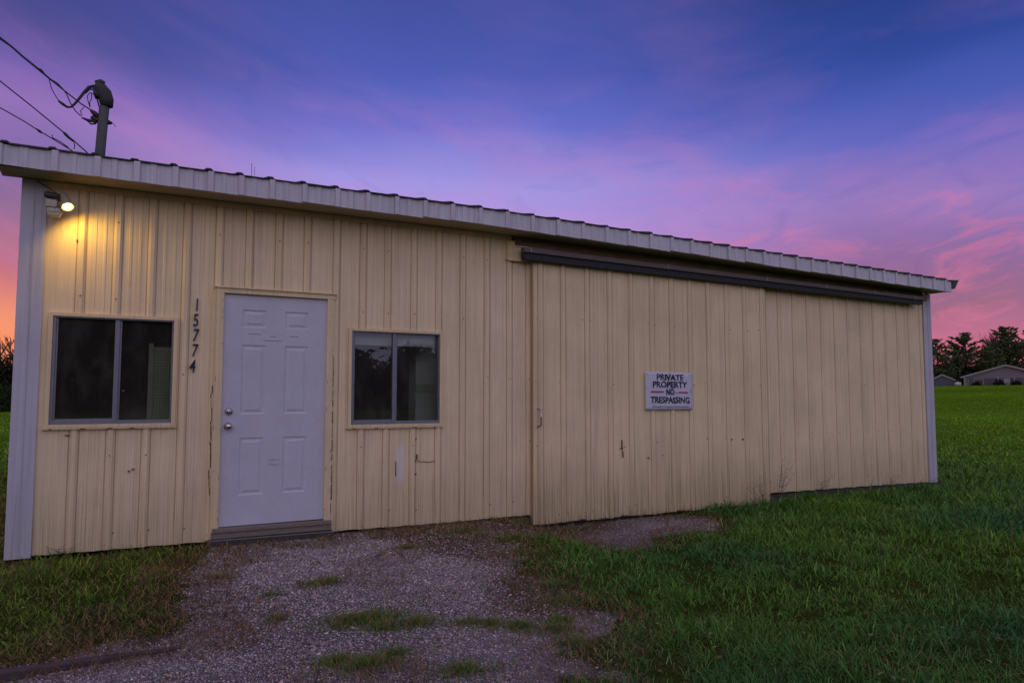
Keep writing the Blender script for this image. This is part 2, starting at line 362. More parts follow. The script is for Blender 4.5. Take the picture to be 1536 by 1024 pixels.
def lawn():
    N = 960000
    u = rng.random(N); d0, d1 = 2.5, 115
    d = d0*(d1/d0)**(u**1.0)
    az = R(28.7) + (rng.random(N)-.5)*R(112)
    x = d*np.sin(az); y = CAMY + d*np.cos(az)
    soft = np.mean([gravelness(x+.34*math.cos(q), y+.34*math.sin(q)) for q in np.arange(0, 6.2, .9)], 0)
    inside = (x > -.66) & (x < 10.84) & (y > -.015) & (y < 9.05)
    # nothing can be seen behind the shed
    hid = (y > 0) & (np.arctan2(x, y-CAMY) > R(-3.0)) & (np.arctan2(x, y-CAMY) < R(55))
    g = gravelness(x, y)
    # sparse growth near edges of gravel
    ed = gravelness(x+.34*(vnoise(x, y, 5, 31)-.5)+.18*(rng.random(N)-.5), y+.3*(vnoise(x, y, 5, 32)-.5)+.18*(rng.random(N)-.5))
    keep = (~inside) & (~hid) & ((~g) | (rng.random(N) < .012))
    edge = ed & (~g)
    left = x < 1.5
    keep &= ~((~g) & (rng.random(N) < soft*np.where(left, 1.0, .75)))
    keep &= ~(edge & (rng.random(N) < np.where(left, .45, .35)))
    patch = vnoise(x, y, 1.3, 33)
    keep &= ~((d < 8) & left & (patch < .32) & (rng.random(N) < .6))
    keep &= ~((~left) & (d < 9) & (vnoise(x, y, 2.7, 30) < .26) & (rng.random(N) < .45))
    keep &= ~((d < 7.5) & (rng.random(N) < .30*(1-sm((d-4)/3.5))))
    tuft = vnoise(x, y, 7.5, 38); keep &= ~((d < 9) & (tuft < .34) & (rng.random(N) < .75))
    inside_g = g & (vnoise(x, y, 4.2, 39) > .60) & (rng.random(N) < .10); keep |= inside_g & (~inside) & (~hid)
    x, y, d, edge, left, patch, soft = x[keep], y[keep], d[keep], edge[keep], left[keep], patch[keep], soft[keep]; n = len(x)
    cl = vnoise(x, y, 3.3, 34); big = vnoise(x, y, .8, 35)
    h = (.032+.056*rng.random(n)**1.5)*(1-.4*soft)*(.45+1.1*cl)*np.clip(d/5, 1, 1.9)*(.8+.4*big)
    h = np.where(left, h*.85, h)*(1-.45*sm((d-12)/12))
    long_ = (rng.random(n) < .05) & (d < 12); h = np.where(long_, h*1.7, h)
    w = .0042*np.clip(d/4.0, 1, 9)*(.6+.8*rng.random(n))
    lean = .55+.9*rng.random(n)
    green = np.array([.15, .31, .024]); deep = np.array([.070, .21, .045]); yel = np.array([.32, .32, .03]); straw = np.array([.42, .27, .10]); brown = np.array([.17, .10, .045])
    r = rng.random(n)[:, None]; q = rng.random(n)
    hue = np.clip(vnoise(x, y, .9, 36)*1.3-.15+.25*(rng.random(n)-.5), 0, 1)[:, None]
    c = deep*(1-hue)+green*hue
    c = np.where(left[:, None], green*(.5+.3*cl[:, None])+yel*.35*(1-cl[:, None]), c)
    farm = sm((d-9)/16)[:, None]
    c = c*(1-farm) + np.array([.185, .375, .012])*farm*(.72+.35*vnoise(x, y, .11, 71)+.25*vnoise(x, y, .45, 72))[:, None]
    dead = np.where(left, .20, .03) + .45*edge + .4*(patch < .36)*left + .10*((vnoise(x, y, 1.9, 37) > .72) & (d < 10))
    dead = dead + soft*.6
    dead = np.where(d > 14, .01, dead)
    dm = q < dead
    c = np.where(dm[:, None], np.where(rng.random(n)[:, None] < .45, straw, brown), c)
    lean = np.where(dm, 1.1+.25*rng.random(n), lean)
    c = c*(.35+1.05*r)
    hl = (rng.random(n) < .05) & ~dm
    c = np.where(hl[:, None], c*1.7+.01, c)
    o = blades('grass', x, y, gh(x, y)-.004, h, w, np.minimum(lean, 1.3), c)
    tag(o, 'green lawn grass growing round the gravel drive and beside the shed', 'grass', kind='stuff')
lawn()
def thatch():
    """dead brown stalks lying on the ground along the edges"""
    N = 130000
    d = 2.6*(9/2.6)**rng.random(N); az = R(28.7)+(rng.random(N)-.5)*R(92)
    x = d*np.sin(az); y = CAMY+d*np.cos(az)
    g = gravelness(x, y); e = .45
    near = gravelness(x+e*(vnoise(x, y, 4, 41)-.5)*1.6, y+e*(vnoise(x, y, 4, 42)-.5)*1.6) != g
    sf = np.mean([gravelness(x+.34*math.cos(q), y+.34*math.sin(q)) for q in np.arange(0, 6.2, .9)], 0); near = near | ((sf > .05) & (sf < .95) & (rng.random(N) < .6*(1-np.abs(2*sf-1))+.15))
    band = (x < 1.15) & (x > -.9) & (y > -2.6) & (vnoise(x, y, 2.1, 43) > .36)
    tw = (y > -.45) & (x > .8) & (x < 3.9)
    k = ((near & (rng.random(N) < .5)) | (band & (rng.random(N) < .55)) | (tw & (vnoise(x, y, 5, 44) > .35)) | (g & (vnoise(x, y, 2.4, 45) > .66) & (rng.random(N) < .35))) & (y < -.02)
    x, y, d = x[k], y[k], d[k]; n = len(x)
    pal = np.array([[.42, .25, .10], [.22, .12, .055], [.30, .20, .08], [.11, .07, .045]])
    c = pal[rng.integers(0, 4, n)]*(.6+.6*rng.random((n, 1)))
    o = blades('dead_grass', x, y, gh(x, y)+.002, .04+.05*rng.random(n), .0026*np.clip(d/3.6, 1, 3), np.full(n, 1.32), c)
    tag(o, 'brown dead grass matted along the edges of the gravel drive', 'dead grass', kind='stuff')
thatch()

def litter():
    n = 420; d = 2.7*(8/2.7)**rng.random(n); az = R(28.7)+(rng.random(n)-.5)*R(90)
    x = d*np.sin(az); y = CAMY+d*np.cos(az); k = (y < -.06) & ((x < 4.2) | (rng.random(n) < .35)); x, y = x[k], y[k]
    C = np.stack([x, y, gh(x, y)+.012+.02*(~gravelness(x, y))], -1)
    pal = np.array([[.30, .16, .06], [.20, .10, .05], [.42, .30, .12], [.14, .09, .05]])
    n = len(x); a = rng.random(n)*6.283; s_ = (.010+.016*rng.random(n))[:, None]
    u = np.stack([np.cos(a), np.sin(a), .5*(rng.random(n)-.5)], -1); w = np.stack([-np.sin(a), np.cos(a), .9*(rng.random(n)-.5)], -1)
    V = np.stack([C-u*s_, C-w*s_*.55+[0, 0, .003], C+u*s_, C+w*s_*.55+[0, 0, .004]], 1).reshape(-1, 3)
    o = np_mesh('fallen_leaves', V, np.arange(n*4).reshape(-1, 4), ['grass'], np.repeat(pal[rng.integers(0, 4, n)], 4, 0))
    tag(o, 'small brown fallen leaves scattered over the gravel and lawn edge', 'leaves', kind='stuff')
litter()
def grass_tuft(x0, y0, rad, dens, label, n=None, hmax=.075, grp='grass tufts growing out of the gravel', name='grass_tuft', upright=False):
    n = n or int(2600*rad*dens*4)
    r = rad*1.35*rng.random(n)**.75; a = rng.random(n)*6.283; r = r*(.55+.9*vnoise(np.cos(a)*3+x0*9, np.sin(a)*3+y0*9, 1.0, 61))
    x = x0+r*np.cos(a)*1.5; y = y0+r*np.sin(a); y = np.minimum(y, -.03)
    h = (.02+hmax*rng.random(n))*np.clip(1.25-r/rad, .35, 1)
    c = np.array([.11, .22, .03])*(.5+.9*rng.random((n, 1)))
    dm = rng.random(n) < .36; c = np.where(dm[:, None], np.array([.36, .25, .10])*(.6+.6*rng.random((n, 1))), c)
    V = blades(name, x-x0, y-y0, gh(x, y)-gh(x0, y0)-.003, h, np.full(n, .0032)*(.7+.6*rng.random(n)), (.2 if upright else .4)+.9*rng.random(n), c)
    V.location = (x0, y0, float(gh(x0, y0)))
    return tag(V, label, 'grass tuft', grp)
TL = ['round green tuft alone on the gravel straight below the white door', 'left end tuft of the ragged green patch in mid gravel', 'tallest middle tuft of the ragged green patch in mid gravel', 'right end tuft of the ragged green patch in mid gravel',
      'short tuft on the near side of the ragged green patch in mid gravel', 'green tuft at the bottom edge of the photo on the gravel', 'small tuft left of the tuft at the bottom edge of the photo', 'small tuft right of the tuft at the bottom edge of the photo',
      'thin tuft on the dirt line right of the ragged green patch', 'dense tuft on the dirt line nearest the lawn tip', 'tuft between the dirt line and the small bare gravel pocket', 'tuft below the small bare gravel pocket beside the lawn',
      'tiny tuft on the gravel below the small window', 'low tuft just off the lawn edge above the bare gravel pocket', 'upper tuft off the lawn edge beside the gravel', 'thin tuft at the right end of the dirt line',
      'faint green sprig on the gravel left of the door step', 'faint green sprig between the timber and the round tuft', 'broad thin tuft below the wall left of the sliding door', 'broad thin tuft at the lawn corner below the sliding door edge',
      'thin tuft in the middle of the dirt line', 'lowest small tuft on the gravel near the bottom edge', 'faint sprig below the left side of the door step']
FT_ = []
for (x0, y0, rr, dn), lb in zip(TUFTS, TL):
    o = grass_tuft(x0, y0, rr, dn, lb)
    if dn < .65: FT_.append(o)
def as_stuff(obs, lab):
    bm = bmesh.new()
    for o in obs:
        k = len(bm.verts); bm.from_mesh(o.data); bm.verts.ensure_lookup_table()
        for v in bm.verts[k:]: v.co += o.location
        bpy.data.objects.remove(o)
    me = bpy.data.meshes.new('sparse_grass'); bm.to_mesh(me); bm.free(); tag(link('sparse_grass', me, None, ['grass']), lab, 'grass', kind='stuff')
as_stuff(FT_, 'faint scattered sprigs of grass between the stones of the drive')
WT_ = []
wall_t = [(-.30, .05, .06), (-.16, .03, .05), (.10, .09, .13), (.24, .05, .08), (.36, .05, .09), (2.15, .06, .05), (2.55, .08, .06), (3.0, .12, .06), (3.4, .14, .08), (3.70, .11, .15), (7.45, .12, .14), (8.15, .14, .16), (8.9, .10, .12), (9.7, .14, .14), (10.3, .08, .1), (11.1, .15, .1), (7.75, .1, .12)]
WL = ['green sprig at the wall foot next to the left white corner trim', 'short sprig under the left part of the large window', 'tallest leafy sprig at the wall foot under the large window', 'slim sprig at the wall foot right of the tallest one', 'sprig at the wall foot left of the door frame',
      'low tuft at the wall foot just right of the door step', 'low tuft at the wall foot under the small window', 'tuft at the wall foot right of the small window', 'tuft at the wall foot left of the bushy clump by the sliding door', 'bushy grass clump at the left lower corner of the sliding door',
      'tuft at the wall foot just right of the sliding door', 'upright tuft at the wall foot right of the sliding door', 'tuft at the middle of the fixed siding right of the sliding door', 'tuft under the right end siding of the shed', 'last small tuft before the right white corner trim', 'tuft outside the right white corner trim', 'narrow tuft between the sliding door edge and the upright tuft']
for (x0, rr, hm), lb in zip(wall_t, WL): WT_.append(grass_tuft(x0, -.10 if x0 < 3.6 or x0 > 7.4 else -.14, rr, .8, lb, n=int(50+900*rr)*(5 if rr > .15 or hm > .145 and rr < .12 else 1), hmax=hm, grp='grass tufts along the foot of the shed wall', upright=True))
WT_.pop(9); as_stuff(WT_, 'ragged grass sprigs growing along the foot of the shed wall')

# ------------------------------------------------------------------ shed
def drop(x): return -.0185*max(0., x-3.3)
shed = empty('metal_shed', (5.1, 0, 0))
tag(shed, 'long cream ribbed metal shed with white entry door, two windows and a sliding door', 'shed')
XL, XR, DEP = -.62, 10.81, 9.0
def ribbed(b, x0, x1, ribs, ztop, zbot, ybase, holes=(), h=.019, wb=.033, wt=.013, minor=True, extra=(), shade_grime_on=False):
    pts = [(x0, 0)]
    rs = sorted(ribs)
    for i, c in enumerate(rs):
        pts += [(c-wb, 0), (c-wt, h), (c+wt, h), (c+wb, 0)]
        nx = rs[i+1] if i+1 < len(rs) else c+.27
        if minor:
            for t in (.36, .64):
                m = c+(nx-c)*t
                pts += [(m-.013, 0), (m-.008, .0045), (m+.008, .0045), (m+.013, 0)]
    pts.append((x1, 0)); pts = [p for p in pts if x0 <= p[0] <= x1]; pts.sort()
    px = np.array([p[0] for p in pts]); ph = np.array([p[1] for p in pts])
    shade_grime = [c+wb-.003 for c in rs]+[c-wb-.006 for c in rs] if shade_grime_on else []  # dark strips beside each rib: crease shade painted in with the dirt
    for e0 in shade_grime: extra = list(extra)+[e0, e0+.009]
    extra = [e for e in extra if x0 < e < x1]
    cuts = sorted(set(px.tolist()) | {hx for H in holes for hx in H[:2] if x0 < hx < x1} | set(extra))
    for a, c in zip(cuts[:-1], cuts[1:]):
        if c-a < 1e-5: continue
        ya, yc = ybase-np.interp(a, px, ph), ybase-np.interp(c, px, ph); mid = (a+c)/2
        za0, zc0, za1, zc1 = zbot(a), zbot(c), ztop(a), ztop(c)
        iv = [((za0, zc0), (za1, zc1))]
        for H in holes:
            if H[0] <= mid <= H[1]:
                niv = []
                for lo, hi in iv:
                    if lo[0] < H[2]-.001: niv.append((lo, (H[2], H[2])))
                    if hi[0] > H[3]+.001: niv.append(((H[3], H[3]), hi))
                iv = niv
        gr = 3 if any(e0 < mid < e0+.009 for e0 in shade_grime) else 0
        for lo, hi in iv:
            b.quad([(a, ya, lo[0]), (c, yc, lo[1]), (c, yc, hi[1]), (a, ya, hi[0])], gr if shade_grime_on else 0)
W1 = (-.39, .468, 1.02, 1.86); W2 = (1.956, 2.843, .975, 1.842); DR = (.84, 1.73, .06, 2.115)
wr = [-.43]
wall_ribs = [-.215, .035, .285, .546, .80, 1.045, 1.295, 1.545, 1.812, 2.063, 2.304, 2.57, 2.83, 3.09, 3.36, 3.62, 3.85, 4.2] + list(np.arange(4.5, 7.2, .3)) + list(np.arange(7.32, 10.7, .272))
b = B()
bot = lambda x: np.interp(x, [-.7, .8, 1.9, 2.8, 3.9, 7.3, 9.2, 10.9], [.048, .038, .03, .018, .02, .02, .0, -.03]) + .0025*math.sin(x*23)
ribbed(b, XL+.02, XR-.02, wall_ribs, lambda x: 2.90+drop(x), bot, 0, [W1, W2, DR], extra=list(np.arange(-.5, 10.8, .05)), shade_grime_on=True)
# screw heads with rust halos in rows
for zr in (.17, .78, 1.42, 2.02, 2.62):
    for c in wall_ribs:
        if 3.9 < c < 7.25: continue
        if any(H[0]-.03 < c < H[1]+.03 and H[2]-.03 < zr < H[3]+.03 for H in (W1, W2, DR)): continue
        xx = c+random.uniform(-.004, .004)+.045*(zr < .3); zz = zr+random.uniform(-.012, .012)+drop(c)*.3; yb = -.017 if zr > .3 else -.001
        b.box(xx-.0045, xx+.0045, yb-.005, yb+.001, zz-.0045, zz+.0045, 1 if random.random() < .5 else 0)
# tear and rust holes in the sheet under the small window
for (x0, z0, w, h) in ((2.600, .625, .010, .010), (2.630, .622, .012, .008), (2.598, .50, .016, .013), (2.612, .66, .006, .05), (2.600, .83, .012, .010), (.20, .66, .018, .010), (.17, .645, .010, .014), (-.25, 2.46, .010, .012), (-.26, .94, .03, .006), (2.40, .56, .003, .14)):
    b.box(x0-w/2, x0+w/2, -.0195, .001, z0-h/2, z0+h/2, 2)
for i in range(9):
    x0 = 2.645+i*.018; b.box(x0, x0+.0165, -.0045, .001, .606+.003*math.sin(i)-.0015, .6115+.003*math.sin(i), 2)
b.done('front_wall', ['siding', 'rust', 'rot', 'siding_shade_grime'], shed)
def plain_wall(name, pts, mats=('siding',)):
    b = B(); b.quad(pts); return b.done(name, list(mats), shed)
SL = .2126
def side(name, x):
    b = B(); n = 33; last = None
    ys = np.linspace(0.002, DEP, n)
    zt = lambda y: 2.9+drop(x)+SL*(y if y < 4.5 else 9-y)
    cuts = sorted(set([0.002, DEP, 4.5] + [v for c in np.arange(.3, 8.9, .28) for v in (c-.034, c-.015, c+.015, c+.034)]))
    hh = lambda y: np.interp(y, *zip(*sorted([(0, 0), (9, 0)] + [p for c in np.arange(.3, 8.9, .28) for p in ((c-.034, 0), (c-.015, .017), (c+.015, .017), (c+.034, 0))])))
    sg = -1 if x < 0 else 1
    for a, c in zip(cuts[:-1], cuts[1:]):
        b.quad([(x+sg*hh(a), a, -.1), (x+sg*hh(c), c, -.1), (x+sg*hh(c), c, zt(c)), (x+sg*hh(a), a, zt(a))])
    b.done(name, ['siding'], shed)
side('side_wall', XL+.02); side('side_wall', XR-.02)
b = B(); ribbed(b, XL+.02, XR-.02, list(np.arange(-.4, 10.6, .28)), lambda x: 2.9+drop(x), lambda x: -.1, DEP); o = b.done('back_wall', ['siding'], shed)
b = B(); b.box(XL+.06, XR-.06, .06, DEP-.05, -.25, -.02); b.box(XL+.03, XR-.03, .012, .06, -.3, -.005); b.done('foundation', ['dark_in'], shed)
# interior partition keeps the office dark
b = B(); b.box(-.5, 3.6, 3.0, 3.05, -.02, 2.75); b.box(3.6, 3.65, .05, 3.05, -.02, 2.75); b.box(-.56, 3.6, .05, 3.0, 2.6, 2.65); b.done('partition_wall', ['room'], shed)

# roof
ribsF = [-.716, -.419, -.143, .124, .399, .661, .898, 1.144, 1.417, 1.701, 1.979, 2.25, 2.531, 2.81, 3.107, 3.40, 3.692, 3.995, 4.307, 4.610, 4.909, 5.21, 5.509, 5.805, 6.101, 6.385, 6.669, 6.965, 7.261, 7.545, 7.83, 8.12, 8.408, 8.69, 8.978, 9.26, 9.537, 9.825, 10.111, 10.40, 10.684]
FX0, FX1 = -.765, 10.86
FT = lambda x: 3.06+drop(x)
FB = lambda x: 2.902+drop(x)
b = B()
prof = [(FX0, 0)]
for c in ribsF: prof += [(c-.03, 0), (c-.016, .014), (c+.016, .014), (c+.03, 0)]
prof.append((FX1+.08, 0)); prof.sort()
for (a, ha), (c, hc) in zip(prof[:-1], prof[1:]):
    for (y0, y1, s0, s1) in ((-.345, 4.5, 0, SL), (4.5, 9.3, SL, 0)):
        z = lambda x, y, h: FT(x)+.006+h+SL*((y+.345) if y <= 4.5 else (4.845-(y-4.5)))
        b.quad([(a, y0, z(a, y0, ha)), (c, y0, z(c, y0, hc)), (c, y1, z(c, y1, hc)), (a, y1, z(a, y1, ha))])
    b.quad([(a, -.345, FT(a)+.006+ha), (c, -.345, FT(c)+.006+hc), (c, -.345, FT(c)-.001+hc*.8), (a, -.345, FT(a)-.001+ha*.8)])
roof = b.done('roof', ['roof'], shed)
sol = roof.modifiers.new('thickness', 'SOLIDIFY'); sol.thickness = .004; sol.offset = 1
b = B()
# fascia of lapped ribbed pieces, slightly uneven
edge = [FX0]+ribsF[1:]+[FX1]
wob = [random.uniform(-.007, .007) for _ in range(len(edge)+1)]
for i, (a, c) in enumerate(zip(edge[:-1], edge[1:])):
    lip = -.3225-.003*(i % 2); zb = wob[i]
    def P(x, yy, t): return (x, yy, FB(x)+zb*(1-t)+(FT(x)-FB(x))*t-.0)
    segs = [(a-.004, lip-.021), (a+.036, lip-.021), (a+.050, lip), (a+(c-a)*.42-.006, lip), (a+(c-a)*.42, lip-.007), (a+(c-a)*.56, lip-.007), (a+(c-a)*.56+.006, lip), (c, lip)]
    for (p, yp), (q, yq) in zip(segs[:-1], segs[1:]):
        b.quad([P(p, yp, 0), P(q, yq, 0), P(q, yq, 1), P(p, yp, 1)])
    b.quad([P(a-.004, lip-.021, 0), P(a-.004, lip-.021, 1), P(a-.004, lip+.004, 1), P(a-.004, lip+.004, 0)])
    b.quad([P(a-.004, lip-.021, 0), P(c, lip, 0), P(c, lip+.02, 0), P(a-.004, lip+.02, 0)])
b.done('fascia', ['fascia'], roof)
b = B(); n = 40; xs = np.linspace(FX0+.01, FX1-.004, n)
for a, c in zip(xs[:-1], xs[1:]):
    b.quad([(a, -.318, FB(a)+.006), (c, -.318, FB(c)+.006), (c, .0, FB(c)+.004), (a, .0, FB(a)+.004)])
b.done('soffit', ['soffit'], roof)
# rakes: boards following the slope at both gable ends
for x0, x1, xd in ((FX0, XL+.018, 0), (XR-.018, FX1, 10.8)):
    b = B(); dd = drop(xd)
    for (ya, yb) in ((-.316, 4.5), (4.5, 9.28)):
        zz = lambda y: 2.895+dd+SL*((y+.32) if y <= 4.5 else (4.82-(y-4.5)))
        v = [(x, y, zz(y)+t) for x in (x0, x1) for y in (ya, yb) for t in (0, .165)]
        for q in ((0, 1, 3, 2), (4, 6, 7, 5), (0, 4, 5, 1), (2, 3, 7, 6), (0, 2, 6, 4), (1, 5, 7, 3)): b.quad([v[i] for i in q])
    b.done('rake_board', ['track_hood'], roof)
# dark flared end piece of the roof edge at the right
b = B(); z0 = FT(10.9)
v = [(10.862, -.335, z0-.12), (10.862, -.335, z0+.012), (10.965, -.375, z0+.018), (10.885, -.36, z0-.115), (10.862, -.10, z0-.10), (10.862, -.1, z0+.02), (10.955, -.1, z0+.06)]
for q in ((0, 1, 2, 3), (4, 5, 6), (0, 3, 4), (3, 2, 6, 4), (1, 5, 6, 2), (0, 4, 5, 1)): b.quad([v[i] for i in q])
b.done('roof_end_cap', ['roof'], roof)

# corner trims
def corner(x0, x1, zt, zb):
    b = B(); b.box(x0, x1, -.026, .0, zb, zt, dz=0, bev=.003)
    m = (x0+x1)/2; b.box(m-.003, m+.003, -.031, -.024, zb+.01, zt-.01)
    xs_ = x0 if x0 < 0 else x1-.026
    b.box(xs_, xs_+.026, -.001, .16, zb, zt+.02)
    return b.done('corner_trim', ['white_trim'], shed)
corner(-.628, -.46, 2.90, .035); corner(10.63, 10.815, 2.757, -.035)
b = B()
b.box(-.46, 3.63, -.030, -.0, 2.862, 2.902, bev=.003); b.done('eave_trim', ['cream_trim'], shed)

# entry door
door = B(); x0, x1, z0, z1 = .845, 1.728, .148, 2.112; yf = -.004
cx = [x0, 1.0, 1.2, 1.36, 1.565, x1]; cz = [z0, .40, .885, 1.085, 1.68, 1.83, 1.985, z1]
for i in range(5):
    for j in range(7):
        a, c, e, g = cx[i], cx[i+1], cz[j], cz[j+1]
        if i in (1, 3) and j in (1, 3, 5):
            rings = [(0, yf), (.012, yf+.0075), (.026, yf+.006), (.040, yf+.001)]
            for (o1, y1), (o2, y2) in zip(rings[:-1], rings[1:]):
                A_ = [(a+o1, y1, e+o1), (c-o1, y1, e+o1), (c-o1, y1, g-o1), (a+o1, y1, g-o1)]
                B_ = [(a+o2, y2, e+o2), (c-o2, y2, e+o2), (c-o2, y2, g-o2), (a+o2, y2, g-o2)]
                for k in range(4): door.quad([A_[k], A_[(k+1) % 4], B_[(k+1) % 4], B_[k]])
            o2, y2 = rings[-1]; door.quad([(a+o2, y2, e+o2), (c-o2, y2, e+o2), (c-o2, y2, g-o2), (a+o2, y2, g-o2)])
        else: door.quad([(a, yf, e), (c, yf, e), (c, yf, g), (a, yf, g)])
door.box(x0, x1, yf+.012, .04, z0, z1)
for (a, c, z) in ((1.050, 1.155, 1.775), (1.175, 1.335, 1.722), (1.235, 1.285, 1.757), (1.40, 1.48, 1.765)):   # scratches where a plate was fixed
    door.box(a, c, yf-.0012, yf+.001, z-.0022, z+.0022, 1)
door.box(1.245, 1.335, yf-.0015, yf+.001, .685, .690, 1); door.box(1.25, 1.33, yf-.007, yf+.001, .648, .682, 0, bev=.004)
dob = door.done('door', ['white_door', 'sill_wood'], shed)
b = B()
b.tube([(.905, -.006, .985), (.905, -.012, .985)], [.034, .032], 20); b.tube([(.905, -.010, .985), (.905, -.045, .985)], .013, 14); b.ball((.905, -.062, .985), .029, (1, .85, 1), sub=3)
b.done('door_knob', ['chrome'], dob)
b = B(); b.tube([(.910, -.004, 1.11), (.910, -.016, 1.11), (.910, -.026, 1.11)], [.032, .030, .018], 20); b.ball((.910, -.028, 1.11), .014, (1, .7, 1.3)); b.done('deadbolt', ['chrome'], dob)
b = B()
for (a, c, e, g, yy) in ((.782, .846, .05, 2.165, -.034), (1.727, 1.785, .05, 2.165, -.034)):
    b.box(a, c, yy, .03, e, g, bev=.003)
b.box(.778, 1.80, -.037, .03, 2.116, 2.158, bev=.003); b.box(.765, 1.81, -.052, -.001, 2.158, 2.170)
b.box(.748, .784, -.020, .0, .05, 2.14); b.box(1.783, 1.812, -.020, .0, .04, 2.14)
# cracked, rotten strips along the jambs
zz = .42
while zz < 1.28:
    L_ = random.uniform(.02, .09); wv = random.uniform(.001, .005)
    xx = .768+random.uniform(-.006, .008)
    b.box(xx-wv, xx+wv, -.0225-random.random()*.002, -.001, zz, zz+L_, 1); zz += L_*random.uniform(.8, 1.25)
zz = .2
while zz < 1.5:
    L_ = random.uniform(.04, .13); wv = random.uniform(.0012, .0035); xx = 1.786+random.uniform(-.002, .004)
    b.box(xx-wv, xx+wv, -.0365, -.001, zz, zz+L_, 1); zz += L_*random.uniform(.9, 1.5)
for i in range(26):
    xx = random.choice((.79, .838, 1.735, 1.777))+random.uniform(-.004, .004); zz = random.uniform(.1, 2.1); b.box(xx-.0015, xx+.0015, -.0352, -.03, zz, zz+random.uniform(.01, .05), 1)
b.done('door_frame', ['cream_trim', 'rot'], dob)
b = B(); b.box(.80, 1.785, -.075, .03, .112, .144, dz=-.004, bev=.004); b.box(.79, 1.79, -.060, .02, .06, .111, dz=-.004, bev=.004); b.box(.77, 1.80, -.10, .02, .0, .058, 1, dz=-.008, bev=.006); b.done('door_step', ['sill_wood', 'dark_in'], shed)
b = B(); b.box(.845, 1.728, -.012, .03, .142, .149); b.done('threshold', ['rust'], dob)

# windows
def window(W, mull, lab):
    x0, x1, z0, z1 = W
    f = B(); t = .026; y = -.028
    for bx in ((x0-t, x0+.004, z0-t, z1+t), (x1-.004, x1+t, z0-t, z1+t)): f.box(bx[0], bx[1], y, .02, bx[2], bx[3], bev=.002)
    f.box(x0+.004, x1-.004, y, .02, z1-.002, z1+t, bev=.002); f.box(x0+.004, x1-.004, y-.006, .02, z0-t, z0+.002, bev=.002)
    fo = f.done('window', ['cream_trim'], shed); fo['label'] = lab
    g = B(); w = .022
    g.box(x0+.004, x0+.004+w, -.014, .05, z0+.002, z1-.002, bev=.002); g.box(x1-.004-w*.5, x1-.004, -.014, .05, z0+.002, z1-.002, bev=.002)
    g.box(x0+.026, x1-.015, -.014, .05, z1-.002-w*.5, z1-.002, bev=.002); g.box(x0+.026, x1-.015, -.018, .05, z0+.002, z0+.030, bev=.002)
    g.box(mull-.017, mull+.017, -.006, .042, z0+.030, z1-.013, bev=.002); g.box(mull+.017, mull+.032, .010, .048, z0+.030, z1-.013, bev=.002)
    g.box(x0+.026, x0+.040, .004, .03, z0+.03, z1-.013); g.box(x0+.040, mull-.017, .004, .03, z0+.03, z0+.045)
    g.done('window_frame', ['alu'], fo)
    p = B(); p.box(x0+.038, mull-.016, .012, .016, z0+.04, z1-.012); p.done('pane', ['glass'], fo)
    p = B(); p.box(mull+.016, x1-.013, .030, .034, z0+.028, z1-.012); p.done('pane', ['glass'], fo)
    s = B(); s.box(x0-.04, x1+.035, -.034, -.001, z0-.036, z0-.0275)
    for i in range(5):
        xx = random.uniform(x0, x1); s.box(xx, xx+random.uniform(.01, .04), -.0355, -.03, z0-.036, z0-.030, 1)
    s.done('window_sill', ['cream_trim', 'rust'], fo)
window(W1, .055, 'larger square sliding window near the left corner'); window(W2, 2.378, 'smaller sliding window right of the door')
# things seen behind the glass
b = B(); b.box(.30, .335, .33, .37, .55, 1.69); b.box(.335, .51, .345, .365, .55, 1.66)
for i in range(7):
    for j in range(42):
        b.box(.345+i*.023, .353+i*.023, .3425, .346, .60+j*.0248, .608+j*.0248, 1)
tag(b.done('pegboard', ['panel_green', 'dark_in'], None, (.4, .35, .55)), 'pale green perforated board standing behind the right pane of the large left window', 'pegboard')
b = B(); b.box(2.76, 3.05, .42, .62, .30, 1.86, bev=.006); b.box(2.757, 3.03, .415, .42, 1.27, 1.36, 1)
for z in (.95, 1.13, 1.6): b.box(2.762, 3.04, .417, .42, z, z+.004, 1)
tag(b.done('cabinet', ['cabinet', 'panel_green'], None, (2.9, .5, .3)), 'tall pale cabinet standing behind the right pane of the small window', 'cabinet')
b = B(); b.box(1.98, 2.5, .35, .75, .88, .93, bev=.005); b.box(2.0, 2.04, .4, .7, -.02, .88); b.box(2.44, 2.48, .4, .7, -.02, .88)
tag(b.done('table', ['sill_wood'], None, (2.24, .55, 0)), 'low table edge just inside the left pane of the small window', 'table')
b = B(); b.box(2.02, 2.82, .10, .105, 1.72, 1.90, bev=0); tag(b.done('window_blind', ['cabinet'], None, (2.4, .1, 1.72)), 'short rolled pale blind at the top behind the small window', 'blind')

